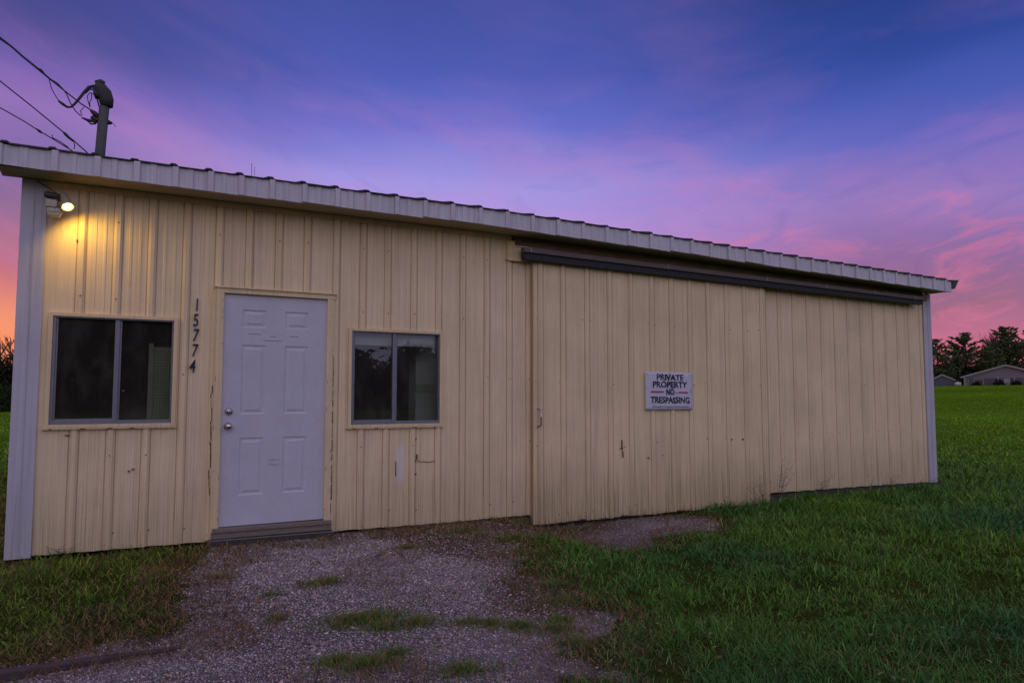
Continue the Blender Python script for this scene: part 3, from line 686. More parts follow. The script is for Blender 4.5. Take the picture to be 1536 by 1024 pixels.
# sliding door, its track and header
sd = B(); srib = [3.955, 4.235, 4.545, 4.845, 5.135, 5.44, 5.73, 6.01, 6.30, 6.60, 6.90, 7.20]
SB = lambda x: -.074-.004*(x-3.86)+.004*math.sin(x*9)
ribbed(sd, 3.862, 7.268, srib, lambda x: 2.712+drop(x), SB, -.068, extra=list(np.arange(3.9, 7.25, .06)), shade_grime_on=True)
sd.box(3.862, 3.89, -.067, -.02, -.072, 2.70); sd.box(3.8575, 3.8655, -.0705, -.018, -.072, 2.70, 3); sd.box(7.2675, 7.273, -.0705, -.018, -.084, 2.60, 3); sd.box(7.245, 7.268, -.067, -.02, -.084, 2.60); sd.box(3.9, 7.24, -.060, -.03, 1.2, 1.29)  # dark edge strips paint the door's shadow line over its brownish edge
for zr in (.02, .72, 1.38, 2.05):
    for c in srib:
        for dx in (.05, -.055):
            if random.random() < .25: continue
            xx = c+dx+random.uniform(-.01, .01); zz = zr+random.uniform(-.02, .02); w = random.uniform(.003, .006)
            sd.box(xx-w, xx+w, -.072, -.067, zz-w, zz+w, 1 if random.random() < .6 else 0)
for (x0, z0, w, h) in ((4.99, .70, .004, .11), (5.00, .60, .003, .07), (4.975, .665, .014, .006), (5.03, .68, .010, .006), (6.63, .715, .022, .012), (5.36, .545, .018, .012), (5.56, .565, .012, .008), (6.82, .71, .01, .02)):
    sd.box(x0-w/2, x0+w/2, -.0875, -.067, z0-h/2, z0+h/2, 2)
for i in range(60):   # rusted, nicked lower edge
    xx = random.uniform(3.88, 7.2); w = random.uniform(.004, .03); sd.box(xx, xx+w, -.0875 if random.random() < .3 else -.0715, -.066, SB(xx)-.001, SB(xx)+random.uniform(.004, .016), random.choice((1, 2)))
so = sd.done('sliding_door', ['siding_door', 'rust', 'rot', 'siding_shade_grime'], shed)
b = B(); b.tube([(3.93, -.075, .925), (3.93, -.115, .935), (3.93, -.118, 1.02), (3.93, -.115, 1.095), (3.93, -.075, 1.105)], .007, 8)
b.box(3.908, 3.952, -.073, -.068, .905, .935, bev=.002); b.box(3.908, 3.952, -.073, -.068, 1.095, 1.122, bev=.002); b.done('door_handle', ['chrome'], so)
b = B()
DZ = -.088
b.box(3.70, 10.44, -.175, -.10, 2.712, 2.764, dz=DZ, bev=.006)
trk = b.done('door_track', ['track_hood'], shed)
b = B(); b.box(3.712, 10.42, -.150, -.095, 2.640, 2.711, dz=DZ+.012); b.box(3.712, 10.42, -.158, -.149, 2.640, 2.655, dz=DZ+.012); b.done('rail', ['track_rail'], trk)
for x in (3.78, 5.6, 7.2, 8.3, 9.3, 10.2):
    b = B(); z = 2.764+DZ*(x-3.7)/6.74; b.box(x-.009, x+.009, -.180, -.176, z-.05, z+.004, bev=.001); b.done('track_bracket', ['alu'], trk)
b = B(); b.box(3.66, 10.60, -.048, -.0, 2.79, 2.898, dz=drop(10.6)-.004); b.box(3.66, 10.60, -.062, -.048, 2.786, 2.796, dz=drop(10.6), mi=1); b.box(3.80, 10.6, -.099, -.002, 2.722, 2.782, dz=DZ)
b.done('header_board', ['header', 'cream_trim'], shed)
b = B(); b.box(3.585, 3.80, -.045, -.0, 2.640, 2.845, bev=.004); b.box(3.575, 3.81, -.052, -.046, 2.634, 2.646); b.box(3.575, 3.587, -.052, -.0, 2.646, 2.85); b.done('track_end_plate', ['cream_trim'], shed)

# ------------------------------------------------------------------ lettering
def text_obj(name, body, size, loc, mat, parent, sx=1., ext=.0008, offset=0., align='CENTER', shear=0., tilt=0, jit=0):
    cu = bpy.data.curves.new('t', 'FONT'); cu.body = body; cu.size = size; cu.extrude = ext; cu.offset = offset; cu.align_x = align; cu.shear = shear; cu.resolution_u = 3
    o = bpy.data.objects.new('t', cu); COL.objects.link(o); bpy.context.view_layer.update()
    dg = bpy.context.evaluated_depsgraph_get(); me = bpy.data.meshes.new_from_object(o.evaluated_get(dg)); bpy.data.objects.remove(o)
    me.materials.clear()
    me.transform(Matrix.Translation(loc) @ Matrix.Rotation(math.pi/2, 4, 'X') @ Matrix.Rotation(tilt, 4, 'Z') @ Matrix.Diagonal((sx, 1, 1, 1)))
    if jit:
        for v in me.vertices:
            v.co.z += jit*math.sin(v.co.x*95+v.co.z*30); v.co.x += jit*.6*math.sin(v.co.z*160+v.co.x*20)
    q = link(name, me, None, [mat])
    if parent: q.parent = parent; q.matrix_parent_inverse = Matrix.Translation(-Vector(parent.location))
    return q
num = empty('house_number', (.63, -.018, 1.75))
tag(num, 'dark house number 15774 running down the wall between window and door', 'house number')
for ch, x, z in (('1', .632, 2.003), ('5', .628, 1.874), ('7', .626, 1.748), ('7', .623, 1.622), ('4', .610, 1.490)):
    t_ = text_obj('digit', ch, .150, (x, -.0215, z-.052), 'digit', num, sx=.66, ext=.004, offset=.0012, shear=.12 if ch in '74' else .04)
sg = empty('warning_sign', (5.66, -.09, 1.3))
tag(sg, 'white private property no trespassing sign fixed to the sliding door', 'sign')
X0, X1, Z0, Z1 = 5.312, 6.005, 1.078, 1.513
nx, nz = 24, 12; vs = []; fs = []
bw = lambda u, v: -.0915-.0035*math.sin(u*9)*v-.002*math.sin(u*17+v*3)
for i in range(nx+1):
    for j in range(nz+1):
        u, v = i/nx, j/nz; vs.append((X0+(X1-X0)*u, bw(u, v), Z0+(Z1-Z0)*v-.008*u*v))
for i in range(nx):
    for j in range(nz): a = i*(nz+1)+j; fs.append((a, a+nz+1, a+nz+2, a+1))
o = np_mesh('sign_plate', np.array(vs), np.array(fs), ['sign'], parent=sg, smooth=True)
sol = o.modifiers.new('t', 'SOLIDIFY'); sol.thickness = .003; sol.offset = 1
yl = -.0995
for body, z, w, sz in (('PRIVATE', 1.418, .395, .098), ('PROPERTY', 1.334, .51, .098), ('NO', 1.252, .12, .094), ('TRESPASSING', 1.158, .575, .098)):
    t_ = text_obj('lettering', body, sz, (0, 0, 0), 'ink', None, ext=.0008, offset=.0022)
    xs_ = [v.co.x for v in t_.data.vertices]; k = w/(max(xs_)-min(xs_)); mx = (max(xs_)+min(xs_))/2
    for v in t_.data.vertices:
        v.co.x = 5.672+(v.co.x-mx)*k; v.co.y += yl; v.co.z += z
        v.co.z += .003*math.sin(v.co.x*60)+.0015*math.sin(v.co.x*190+v.co.z*80)-.012*(v.co.x-5.66); v.co.x += .0018*math.sin(v.co.z*140+v.co.x*30)
    t_.parent = sg; t_.matrix_parent_inverse = Matrix.Translation(-Vector(sg.location))
b = B(); b.box(5.385, 5.575, yl-.001, yl+.0008, 1.278, 1.294, dz=-.002); b.done('red_line', ['red'], sg)
b = B(); b.box(5.80, 5.935, yl-.001, yl+.0008, 1.270, 1.286, dz=-.002); b.box(5.74, 5.80, yl-.001, yl+.0008, 1.273, 1.278); b.done('red_line', ['red'], sg)
b = B(); xx = 5.41
while xx < 5.93:
    w = random.uniform(.006, .02)
    if random.random() < .86:
        zc = 1.116+random.uniform(-.002, .002)-.01*(xx-5.66); b.box(xx, xx+w, yl-.001, yl+.0008, zc-.003, zc+random.uniform(.0015, .005))
    xx += w+random.uniform(.002, .006)
b.done('small_print', ['ink'], sg)
for (x, z) in ((5.335, 1.485), (5.66, 1.49), (5.965, 1.475), (5.33, 1.325), (5.98, 1.29), (5.64, 1.10)):
    b = B(); b.ball((x, yl+.001, z), .006, sub=1); b.done('screw', ['rust'], sg)

# ------------------------------------------------------------------ security lamp
lp = empty('security_lamp', (-.40, -.03, 2.70))
tag(lp, 'lit yellow security lamp with a small motion sensor on the wall corner', 'lamp')
b = B(); b.box(-.462, -.345, -.085, -.026, 2.655, 2.775, bev=.012); b.done('junction_box', ['lamp_metal'], lp)
b = B(); b.tube([(-.475, -.12, 2.772), (-.462, -.12, 2.772), (-.40, -.115, 2.768), (-.365, -.11, 2.764)], [.018, .026, .026, .020], 16); b.tube([(-.40, -.11, 2.765), (-.40, -.08, 2.74)], .012, 10); b.done('lamp_socket', ['lamp_dark'], lp)
b = B()
b.tube([(-.37, -.09, 2.775), (-.355, -.11, 2.785), (-.33, -.125, 2.765)], [.010, .012, .014], 10)
b.tube([(-.352, -.118, 2.790), (-.345, -.128, 2.774), (-.338, -.145, 2.752), (-.326, -.175, 2.715), (-.318, -.195, 2.690), (-.313, -.207, 2.672)], [.020, .027, .029, .036, .041, .044], 22, cap=False)
b.tube([(-.313, -.207, 2.672), (-.318, -.195, 2.690), (-.326, -.175, 2.715)], [.0425, .040, .034], 22, cap=False)
sh = b.done('lamp_shade', ['lamp_metal'], lp)
b = B(); b.ball((-.3165, -.190, 2.684), .033, (1, 1, 1), sub=3); b.done('bulb', ['bulb'], lp)
b = B(); b.tube([(-.395, -.085, 2.660), (-.395, -.11, 2.645)], .010, 8); b.box(-.452, -.350, -.170, -.090, 2.622, 2.668, bev=.014); b.box(-.462, -.385, -.155, -.09, 2.672, 2.735, bev=.010); b.box(-.445, -.36, -.178, -.10, 2.605, 2.626, bev=.006); b.done('motion_sensor', ['lamp_metal'], lp)
b = B(); b.tube([(-.53, -.035, 2.89), (-.50, -.045, 2.868), (-.44, -.06, 2.83), (-.38, -.08, 2.79)], .004, 6); b.done('cable', ['black'], lp)
L = bpy.data.lights.new('lamp_light', 'SPOT'); L.energy = 6.8; L.color = (1, .60, .08); L.spot_size = R(150); L.spot_blend = .8; L.shadow_soft_size = .035
lo = bpy.data.objects.new('lamp_light', L); COL.objects.link(lo); lo.location = (-.298, -.205, 2.630)
lo.rotation_euler = Vector((.42, .38, -.80)).to_track_quat('-Z', 'Y').to_euler()
lo.parent = lp; lo.matrix_parent_inverse = Matrix.Translation(-Vector(lp.location))

# ------------------------------------------------------------------ service mast and cables
MY = 1.0
def mp(px, py, dy=0): return (-.139+(px-150)*.0054, MY+dy, 3.459+(232-py)*.0063)
ms = empty('service_mast', (-.139, MY, 3.34))
tag(ms, 'galvanised service mast with dark weatherhead rising over the left roof end', 'service mast')
b = B(); b.tube([(-.135, MY, 3.30), mp(150.5, 232), mp(154, 160)], .043, 18); b.done('pole', ['galv'], ms)
b = B(); b.tube([mp(158, 159), mp(157, 150), mp(153, 140), mp(147, 133), mp(140, 129)], [.052, .062, .066, .058, .040], 14)
b.tube([mp(152, 126.5), mp(147, 124.5), mp(139, 126)], [.030, .034, .022], 10); b.tube([mp(147, 146), mp(143, 140), mp(139, 134)], [.045, .04, .02], 10); b.done('weatherhead', ['hood'], ms)
b = B(); b.tube([mp(135, 178), mp(142, 180.5), mp(150, 181.5), mp(160, 182), mp(167, 182.5)], [.016, .022, .030, .026, .010], 10)
b.tube([mp(134, 168), mp(140, 172), mp(147, 177)], [.012, .024, .022], 10); b.tube([mp(166, 181), mp(173, 187)], .003, 5); b.tube([mp(121, 181), mp(128, 183), mp(140, 184), mp(147, 183)], [.006, .012, .014, .010], 8)
b.tube([mp(128, 183), mp(136, 188.5), mp(142, 187), mp(145, 182)], .008, 6); b.tube([mp(141, 173), mp(142, 180)], .008, 6); b.done('cable_clamp', ['black'], ms)
b = B(); b.tube([mp(138, 131), mp(130, 134), mp(124, 142), mp(117, 153), mp(110, 163), mp(105, 168), mp(100, 169), mp(94, 166), mp(87, 162)], [.014, .014, .013, .012, .011, .010, .011, .013, .010], 8)
b.tube([mp(139, 136), mp(131, 137), mp(125, 144)], .008, 6)
b.tube([mp(139, 142), mp(143, 150), mp(149, 168)], .007, 6)
b.tube([mp(138, 143), mp(132, 142), mp(128, 148), mp(130, 156), mp(133, 164)], .004, 5); b.tube([mp(134, 143), mp(135, 150), mp(132, 157), mp(133, 163)], .004, 5); b.done('drip_loop', ['black'], ms)
def cable(name, pts, rad, lab, extra=None):
    b = B(); b.tube(pts, rad, 6)
    if extra: extra(b)
    o = b.done(name, ['black'], None, tuple(pts[-1])); tag(o, lab, 'cable', 'overhead cables at the left end of the roof'); return o
def cx_(b):
    b.tube([mp(72, 131), mp(76, 145), mp(82, 155), mp(88, 162)], .004, 5)
    b.tube([mp(72, 131), mp(84, 136), mp(92, 143), mp(98, 150), mp(104, 162), mp(112, 173), mp(120, 179)], .005, 5)
    b.tube([mp(122, 178), mp(119, 172), mp(124, 165)], .004, 5)
    b.tube([mp(54, 119), mp(60, 121.5), mp(66, 126.5)], [.006, .013, .006], 8)
cable('overhead_cable', [(-22, MY-6, 15.5), (-10, MY-3, 8.6), (-4, MY-1.2, 5.75), mp(-60, 60, -.25), mp(0, 85), mp(18, 95), mp(35, 107), mp(54, 119), mp(72, 131), mp(97, 147), mp(120, 161), mp(135, 168)], [.012]*5+[.009, .009, .010, .008, .006, .006, .006], 'thickest twisted cable, top one, ending at the mast clamp', cx_)
cable('overhead_cable', [(-22, MY-6, 13), (-10, MY-3, 7.4), (-4, MY-1.2, 5.2), mp(-60, 108, -.25), mp(0, 144), mp(50, 176), mp(95, 206), mp(110, 216), mp(132, 232)], .0055, 'middle thin cable with a dark insulator just above the roof edge',
      lambda b: (b.tube([mp(95, 206), mp(99, 209), mp(105, 214), mp(110, 218)], [.006, .014, .011, .005], 8), b.tube([mp(110, 217), mp(113, 222), mp(112.5, 229)], .004, 5)))
cable('overhead_cable', [(-22, MY-6, 11.5), (-10, MY-3, 6.7), (-4, MY-1.2, 4.75), mp(-60, 155, -.25), mp(0, 182), mp(40, 199), mp(60, 209), mp(80, 218), mp(110, 232)], .005, 'lowest thin cable meeting the roof edge far left',
      lambda b: (b.tube([mp(58, 207), mp(62, 210), mp(66, 212.5)], [.004, .013, .006], 8), b.tube([mp(80, 213), mp(81, 217), mp(92, 221), mp(104, 228)], .0045, 5)))
b = B(); b.tube([(1.124, .5, 3.24), (1.122, .5, 3.43)], .0025, 5); b.tube([(1.146, .5, 3.24), (1.150, .5, 3.40)], .002, 5); b.tube([(1.122, .5, 3.30), (1.148, .5, 3.30)], .002, 5)
tag(b.done('antenna', ['galv'], None, (1.13, .5, 3.24)), 'thin twin rod antenna standing up from the roof left of centre', 'antenna')

# ------------------------------------------------------------------ timber in the gravel
b = B(); path = [(-.85, -2.60), (-.38, -2.50), (-.23, -2.475), (.04, -2.42), (.22, -2.40), (.40, -2.385)]
wds = [.075, .07, .06, .05, .04, .02]
top = [(x, y, float(gh(x, y))+.048*(1-i/6)) for i, (x, y) in enumerate(path)]
for i in range(5):
    (xa, ya, za), (xb, yb, zb) = top[i], top[i+1]; wa, wb_ = wds[i]/2, wds[i+1]/2
    va = [(xa, ya-wa, za-.07), (xa, ya-wa, za), (xa, ya+wa, za+.004), (xa, ya+wa, za-.07)]; vb = [(xb, yb-wb_, zb-.07), (xb, yb-wb_, zb), (xb, yb+wb_, zb+.004), (xb, yb+wb_, zb-.07)]
    for k in range(3): b.quad([va[k], vb[k], vb[k+1], va[k+1]])
tag(b.done('edging_timber', ['timber'], None, (0, -2.45, 0)), 'dark weathered edging timber half buried in the gravel at lower left', 'timber')

# ------------------------------------------------------------------ dry weeds against the wall
def weed(x0, y0, hgt, lean, lab, n=5):
    b = B(); z0 = float(gh(x0, y0))
    for i in range(n):
        a = lean+random.uniform(-.5, .5); h = hgt*random.uniform(.5, 1)
        p = [(x0+random.uniform(-.03, .03), y0, z0-.02)]
        for k in range(1, 6): p.append((p[0][0]+math.sin(a)*h*(k/5)**1.4, y0-.01*k*random.random(), z0+h*k/5*math.cos(a*.6)))
        b.tube(p, [.0028, .0025, .0022, .002, .0016, .001], 4)
        for k in range(2, 6):
            for s_ in (-1, 1):
                L_ = random.uniform(.03, .10); b.tube([p[k], (p[k][0]+s_*L_, p[k][1]-.01, p[k][2]+L_*random.uniform(-.1, .8))], [.0015, .0008], 3)
    tag(b.done('dry_weed', ['bark'], None, (x0, y0, z0)), lab, 'weed', 'dry weeds leaning on the shed wall')
weed(7.05, -.16, .48, -.6, 'dry weed stalk leaning left against the right end of the sliding door'); weed(7.38, -.10, .62, .5, 'tallest dry weed rising beside the right edge of the sliding door')
weed(8.2, -.08, .3, .4, 'short dry weed in front of the middle of the fixed siding', 4); weed(9.6, -.08, .28, .6, 'short dry weed near the right end of the shed wall', 4); weed(10.75, -.08, .22, -.2, 'small dry weed at the foot of the right corner trim', 3)
weed(-.22, -.10, .13, -.7, 'tiny dry weed at the wall foot by the left corner', 3)
b = B()
for i in range(14): b.ball((10.2+random.uniform(0, 1.6), -.2+random.uniform(-.2, .05), float(gh(10.8, -.2))+.0), random.uniform(.02, .05), (1.4, 1, .5), sub=1)
tag(b.done('rubble', ['concrete'], None, (10.9, -.2, -.1)), 'dark stone rubble on the ground at the right corner of the shed', 'rubble', kind='stuff')

# ------------------------------------------------------------------ trees and far buildings
def leaf_quads(C, size, cols, name, mat='leaf', parent=None, flat=.5):
    n = len(C); u = rng.normal(size=(n, 3)); u[:, 2] *= flat; u /= np.linalg.norm(u, axis=1)[:, None]
    w = np.cross(u, rng.normal(size=(n, 3))); w /= np.linalg.norm(w, axis=1)[:, None]
    s = (size*(.5+rng.random(n)))[:, None]
    V = np.stack([C-u*s, C-w*s*.38, C+u*s, C+w*s*.38], 1).reshape(-1, 3)
    F = np.arange(n*4).reshape(-1, 4)
    return np_mesh(name, V, F, [mat], np.repeat(cols, 4, 0), parent)
def conifer(x, y, H, spread, lab, dens=1., shape=1.):
    z0 = float(gh(x, y)); t = empty('evergreen_tree', (x, y, z0)); tag(t, lab, 'tree', 'evergreen trees beyond the field')
    b = B(); b.tube([(x, y, z0-.2), (x+.1, y, z0+H*.5), (x, y, z0+H*.93)], [H*.022, H*.014, .03], 8); b.done('trunk', ['bark'], t)
    P = []; br = B(); nb = int(H*6.0*dens)
    for i in range(nb):
        f = ((i+random.random())/nb)**.85
        zz = z0+H*(.08+.86*f); r = spread*((1-f)**.8+.06)*random.choice((.5, .8, 1., 1.35))*random.uniform(.8, 1.1)*shape
        a = random.random()*6.283; up = random.uniform(.22, .55)
        tip = np.array([x+math.cos(a)*r, y+math.sin(a)*r, zz+r*up]); root = np.array([x, y, zz-r*.08])
        br.tube([tuple(root), tuple((root+tip)/2-np.array([0, 0, r*.04])), tuple(tip)], [.06, .035, .012], 4, cap=False)
        # side sprays
        for q in range(int(3+r*2.3)):
            g = random.uniform(.25, 1); p0 = root+(tip-root)*g; a2 = a+random.choice((-1, 1))*random.uniform(.4, 1.1); l2 = (.45+.50*r*(1.1-g))*random.uniform(.6, 1.3)
            p1 = p0+np.array([math.cos(a2)*l2, math.sin(a2)*l2, l2*random.uniform(.15, .7)])
            k = int(22*dens); tt = rng.random(k)[:, None]
            P.append(p0+(p1-p0)*tt+rng.normal(size=(k, 3))*np.array([.075, .075, .05])*(1.25-tt))
    P = np.concatenate(P); cl = rng.random((len(P), 1))
    c = np.array([.12, .165, .055])*(.3+1.3*cl)
    leaf_quads(P, .17, c, 'crown', parent=t); br.done('branch', ['bark'], t)
def bare_tree(x, y, H, lab, name='bare_tree', twigs=260, tint='bark', spread=.35):
    z0 = float(gh(x, y)); t = empty(name, (x, y, z0)); tag(t, lab, 'tree', 'leafless trees at the field edge')
    b = B(); b.tube([(x, y, z0-.2), (x+.1, y, z0+H*.4), (x, y, z0+H*.75)], [H*.018, H*.012, .03], 6); b.done('trunk', ['bark'], t)
    b = B()
    for i in range(twigs//6):
        f = random.uniform(.2, .8); p0 = Vector((x, y, z0+H*f)); a = random.random()*6.283; L_ = H*spread*random.uniform(.5, 1.1)*(1.1-f)
        p1 = p0+Vector((math.cos(a)*L_*.6, math.sin(a)*L_*.6, L_*.8)); b.tube([p0, p0.lerp(p1, .5)+Vector((0, 0, -L_*.05)), p1], [.05, .035, .02], 4, cap=False)
        for j in range(6):
            q0 = p0.lerp(p1, random.uniform(.3, 1)); a2 = a+random.uniform(-1.2, 1.2); l2 = L_*random.uniform(.25, .6)
            q1 = q0+Vector((math.cos(a2)*l2*.5, math.sin(a2)*l2*.5, l2*.85)); b.tube([q0, q1], [.022, .008], 3, cap=False)
            for k in range(4):
                r0 = q0.lerp(q1, random.random()); a3 = a2+random.uniform(-1.4, 1.4); l3 = l2*.5; b.tube([r0, r0+Vector((math.cos(a3)*l3*.5, math.sin(a3)*l3*.5, l3*.9))], [.012, .006], 3, cap=False)
    b.done('crown', [tint], t)
M['twig'] = simple('pale_twigs', (.13, .085, .075), .9)
conifer(128.6, 71.5, 9.0, 4.2, 'evergreen half hidden behind the right corner of the shed')
conifer(130.4, 67.6, 9.9, 5.6, 'broad dark evergreen rising between the small shed and the gabled house', 1.3)
conifer(131.2, 69.6, 6.0, 3.6, 'low evergreen filling the gap beside the broad dark one', 1.1)
conifer(133.2, 62.4, 10.6, 5.4, 'tallest evergreen directly behind the roof of the gabled house', 1.35)
conifer(134.2, 59.2, 9.8, 5.0, 'evergreen cut by the right edge of the photo', 1.2)
conifer(135.0, 56.0, 10.4, 4.0, 'evergreen just beyond the right edge of the photo', .9)
bare_tree(136.8, 66.0, 10.8, 'greyish leafless tree standing between the two tall evergreens', tint='twig', twigs=520, spread=.42)
bare_tree(137.5, 67.6, 9.8, 'smaller leafless tree left of the greyish leafless one', tint='twig', twigs=360)
def thicket(name, pts, H, depth, n, col, lab, size=.28, mat='leaf', var=.5, hv=.5):
    pts = np.array(pts, float); k = rng.random(n)*(len(pts)-1); i = k.astype(int); f = (k-i)[:, None]
    P = pts[i]*(1-f)+pts[i+1]*f
    s = k*7.3; hh = H*(1-hv*.5+hv*(vnoise(s, s*0, 1.0, 51)-.5)+hv*.5*(vnoise(s, s*0, 3.7, 52)-.5))
    C = np.zeros((n, 3)); C[:, :2] = P+rng.normal(size=(n, 2))*depth*.35
    C[:, 2] = gh(C[:, 0], C[:, 1])+hh*rng.random(n)**.85
    c = np.array(col)*(.5+var*2*rng.random((n, 1)))
    o = leaf_quads(C, size, c, name, mat, flat=.8); tag(o, lab, 'undergrowth', kind='stuff'); return o
thicket('undergrowth', [(127, 76), (131, 68), (134, 60), (137, 50)], 4.3, 3, 30000, (.035, .042, .018), 'dark tangled undergrowth beneath the evergreens behind the gabled house', .24)
thicket('undergrowth', [(-30, 62), (-14, 64), (-7, 64.5), (-3, 65)], 4.7, 2.2, 26000, (.020, .026, .010), 'dark overgrown hedgerow behind the lawn at the left edge of the photo', .16, hv=.35)
thicket('undergrowth', [(-30, 60), (-14, 61.5), (-7, 62), (-3, 62)], 2.4, 2.2, 12000, (.034, .050, .016), 'lower green brambles in front of the hedgerow at the left edge', .12, hv=.3)
for i, (x, y, h, lb) in enumerate(((-7.0, 65, 6.9, 'leafless sapling against the orange sky at the left edge'), (-6.2, 65.5, 6.4, 'leafless sapling nearest the shed corner at the left edge'), (-7.8, 66, 7.4, 'leafless sapling just beyond the left edge of the photo'), (-6.7, 66.5, 6.0, 'shortest leafless sapling in the hedgerow at the left edge'))):
    bare_tree(x, y, h, lb, twigs=150, spread=.28, tint='twig')
thicket('undergrowth', [(137, 48), (150, 20), (152, -30)], 5.5, 3, 20000, (.035, .042, .018), 'low wood continuing beyond the right edge of the photo', .4)
# tree line across the road behind the photographer (mirrored in the windows)
thicket('undergrowth', [(-60, -62), (-20, -60), (15, -59)], 12.0, 3, 60000, (.10, .11, .06), 'tall tree line across the road, mirrored darkly in the large window', .45, hv=.5)
thicket('undergrowth', [(15, -59), (30, -58), (70, -52), (110, -40)], 5.6, 3, 60000, (.10, .11, .06), 'lower tree line across the road, mirrored in the small window', .40, hv=.9)

def gable_house(name, cx, cy, half, eave, apex, depth, mats, ang, ov=.4):
    """gable faces the camera; returns its root"""
    z0 = float(gh(cx, cy)); t = empty(name, (cx, cy, z0)); t.rotation_euler = (0, 0, ang)
    def fin(b, nm, m):
        o = b.done(nm, m); o.parent = t; return o
    b = B(); D_ = depth
    for y in (0, D_):
        b.quad([(-half, y, -.6), (half, y, -.6), (half, y, eave), (0, y, apex), (-half, y, eave)])
    b.quad([(-half, 0, -.6), (-half, D_, -.6), (-half, D_, eave), (-half, 0, eave)]); b.quad([(half, 0, -.6), (half, D_, -.6), (half, D_, eave), (half, 0, eave)])
    wl = fin(b, 'wall', [mats[0]])
    b = B(); sl = (apex-eave)/half
    for s_ in (-1, 1):
        e = s_*(half+ov); ze = eave-ov*sl
        for (p, q) in (((0, -ov, apex+.14), (e, -ov, ze+.14)), ):
            v = [(0, -ov, apex+.02), (e, -ov, ze+.02), (e, -ov, ze+.16), (0, -ov, apex+.16)]; u = [(x, D_+ov, z) for x, y, z in v]
            b.quad(v); b.quad(u)
            for k in range(4): b.quad([v[k], v[(k+1) % 4], u[(k+1) % 4], u[k]])
    rf = fin(b, 'roof', [mats[1]])
    b = B()
    for s_ in (-1, 1):
        e = s_*(half+ov); ze = eave-ov*sl
        v = [(0, -ov-.03, apex-.06), (e, -ov-.03, ze-.06), (e, -ov-.03, ze+.17), (0, -ov-.03, apex+.17)]; u = [(x, -ov-.005, z) for x, y, z in v]
        b.quad(v)
        for k in range(4): b.quad([v[k], v[(k+1) % 4], u[(k+1) % 4], u[k]])
    fin(b, 'bargeboard', [mats[2]])
    return t, fin
ang = R(-61)
hs, fin = gable_house('house', 115.4, 53.4, 5.3, 1.35, 2.95, 9, ('house_wall', 'house_roof', 'house_trim'), ang)
tag(hs, 'low pale gabled house beyond the field at the right edge of the photo', 'house')
b = B(); b.box(-4.6, 4.8, -.06, .0, -.3, 1.15); o = fin(b, 'porch_wall', ['house_dark'])
for x in (-5.2, -1.0, 1.0, 4.6):
    b = B(); b.box(x-.08, x+.08, -.38, -.22, -.5, 1.3); fin(b, 'porch_post', ['house_trim'])
for x in (-3.4, 2.6):
    b = B(); b.box(x-.6, x+.6, -.10, -.062, .25, 1.05); w_ = fin(b, 'window', ['house_trim']); b = B(); b.box(x-.52, x+.52, -.12, -.102, .32, .98); o = b.done('pane', ['glass_dark']); o.parent = w_
b = B(); b.box(-.35, .45, -.10, -.062, -.4, 1.1); fin(b, 'door', ['house_trim'])
s2, fin2 = gable_house('garden_shed', 112.7, 61.2, 1.6, .95, 1.75, 2.6, ('blue_shed', 'house_roof', 'house_trim'), ang, .15)
tag(s2, 'small blue grey garden shed beside the right corner of the metal shed', 'shed')
b = B(); b.box(-.5, .5, -.04, -.0, -.3, .8); b.box(-.02, .02, -.05, -.04, -.3, .8, 1); fin2(b, 'door', ['blue_shed', 'house_roof'])
# small white tank
zt = float(gh(111.9, 58.4)); tk = empty('storage_tank', (111.9, 58.4, zt)); tag(tk, 'small white tank on the far field edge left of the gabled house', 'tank')
b = B(); d_ = Vector((math.sin(R(28.7)), 0, 0)); e1 = Vector((.30, -.17, 0)).normalized()
c_ = Vector((111.9, 58.4, zt+.32)); b.tube([c_-e1*.45, c_-e1*.38, c_+e1*.38, c_+e1*.45], [.12, .27, .27, .12], 14); b.done('tank_body', ['tank'], tk)
b = B(); b.ball(c_+Vector((0, 0, .27)), .10, sub=2); b.done('tank_dome', ['tank'], tk)
for s_ in (-.3, .3):
    b = B(); q = c_+e1*s_; b.box(q.x-.06, q.x+.06, q.y-.06, q.y+.06, zt-.1, zt+.12); b.done('tank_foot', ['concrete'], tk)
# shrubs in front of the house
def shrub(x, y, r, h, lab):
    z0 = float(gh(x, y)); n = 700; u = rng.normal(size=(n, 3)); u /= np.linalg.norm(u, axis=1)[:, None]; u *= (rng.random(n)**.4)[:, None]*(1+.25*rng.normal(size=(n, 1))*.5)
    C = np.stack([u[:, 0]*r, u[:, 1]*r*.7, np.abs(u[:, 2])*h], 1); t = empty('shrub', (x, y, z0)); tag(t, lab, 'shrub', 'shrubs in front of the far house')
    o = leaf_quads(C, .13, np.array([.012, .018, .009])*(.5+rng.random((n, 1))), 'foliage'); o.parent = t
    b = B()
    for i in range(5): a = i*1.26; b.tube([(0, 0, -.1), (math.cos(a)*r*.3, math.sin(a)*r*.3, h*.6)], [.03, .01], 5)
    o = b.done('stem', ['bark']); o.parent = t
shrub(113.9, 53.6, 1.0, .95, 'dark shrub under the gable peak of the far house'); shrub(114.7, 51.7, .9, .75, 'dark low shrub right of the house door'); shrub(112.9, 56.2, .8, .6, 'low shrub at the left end of the far house')
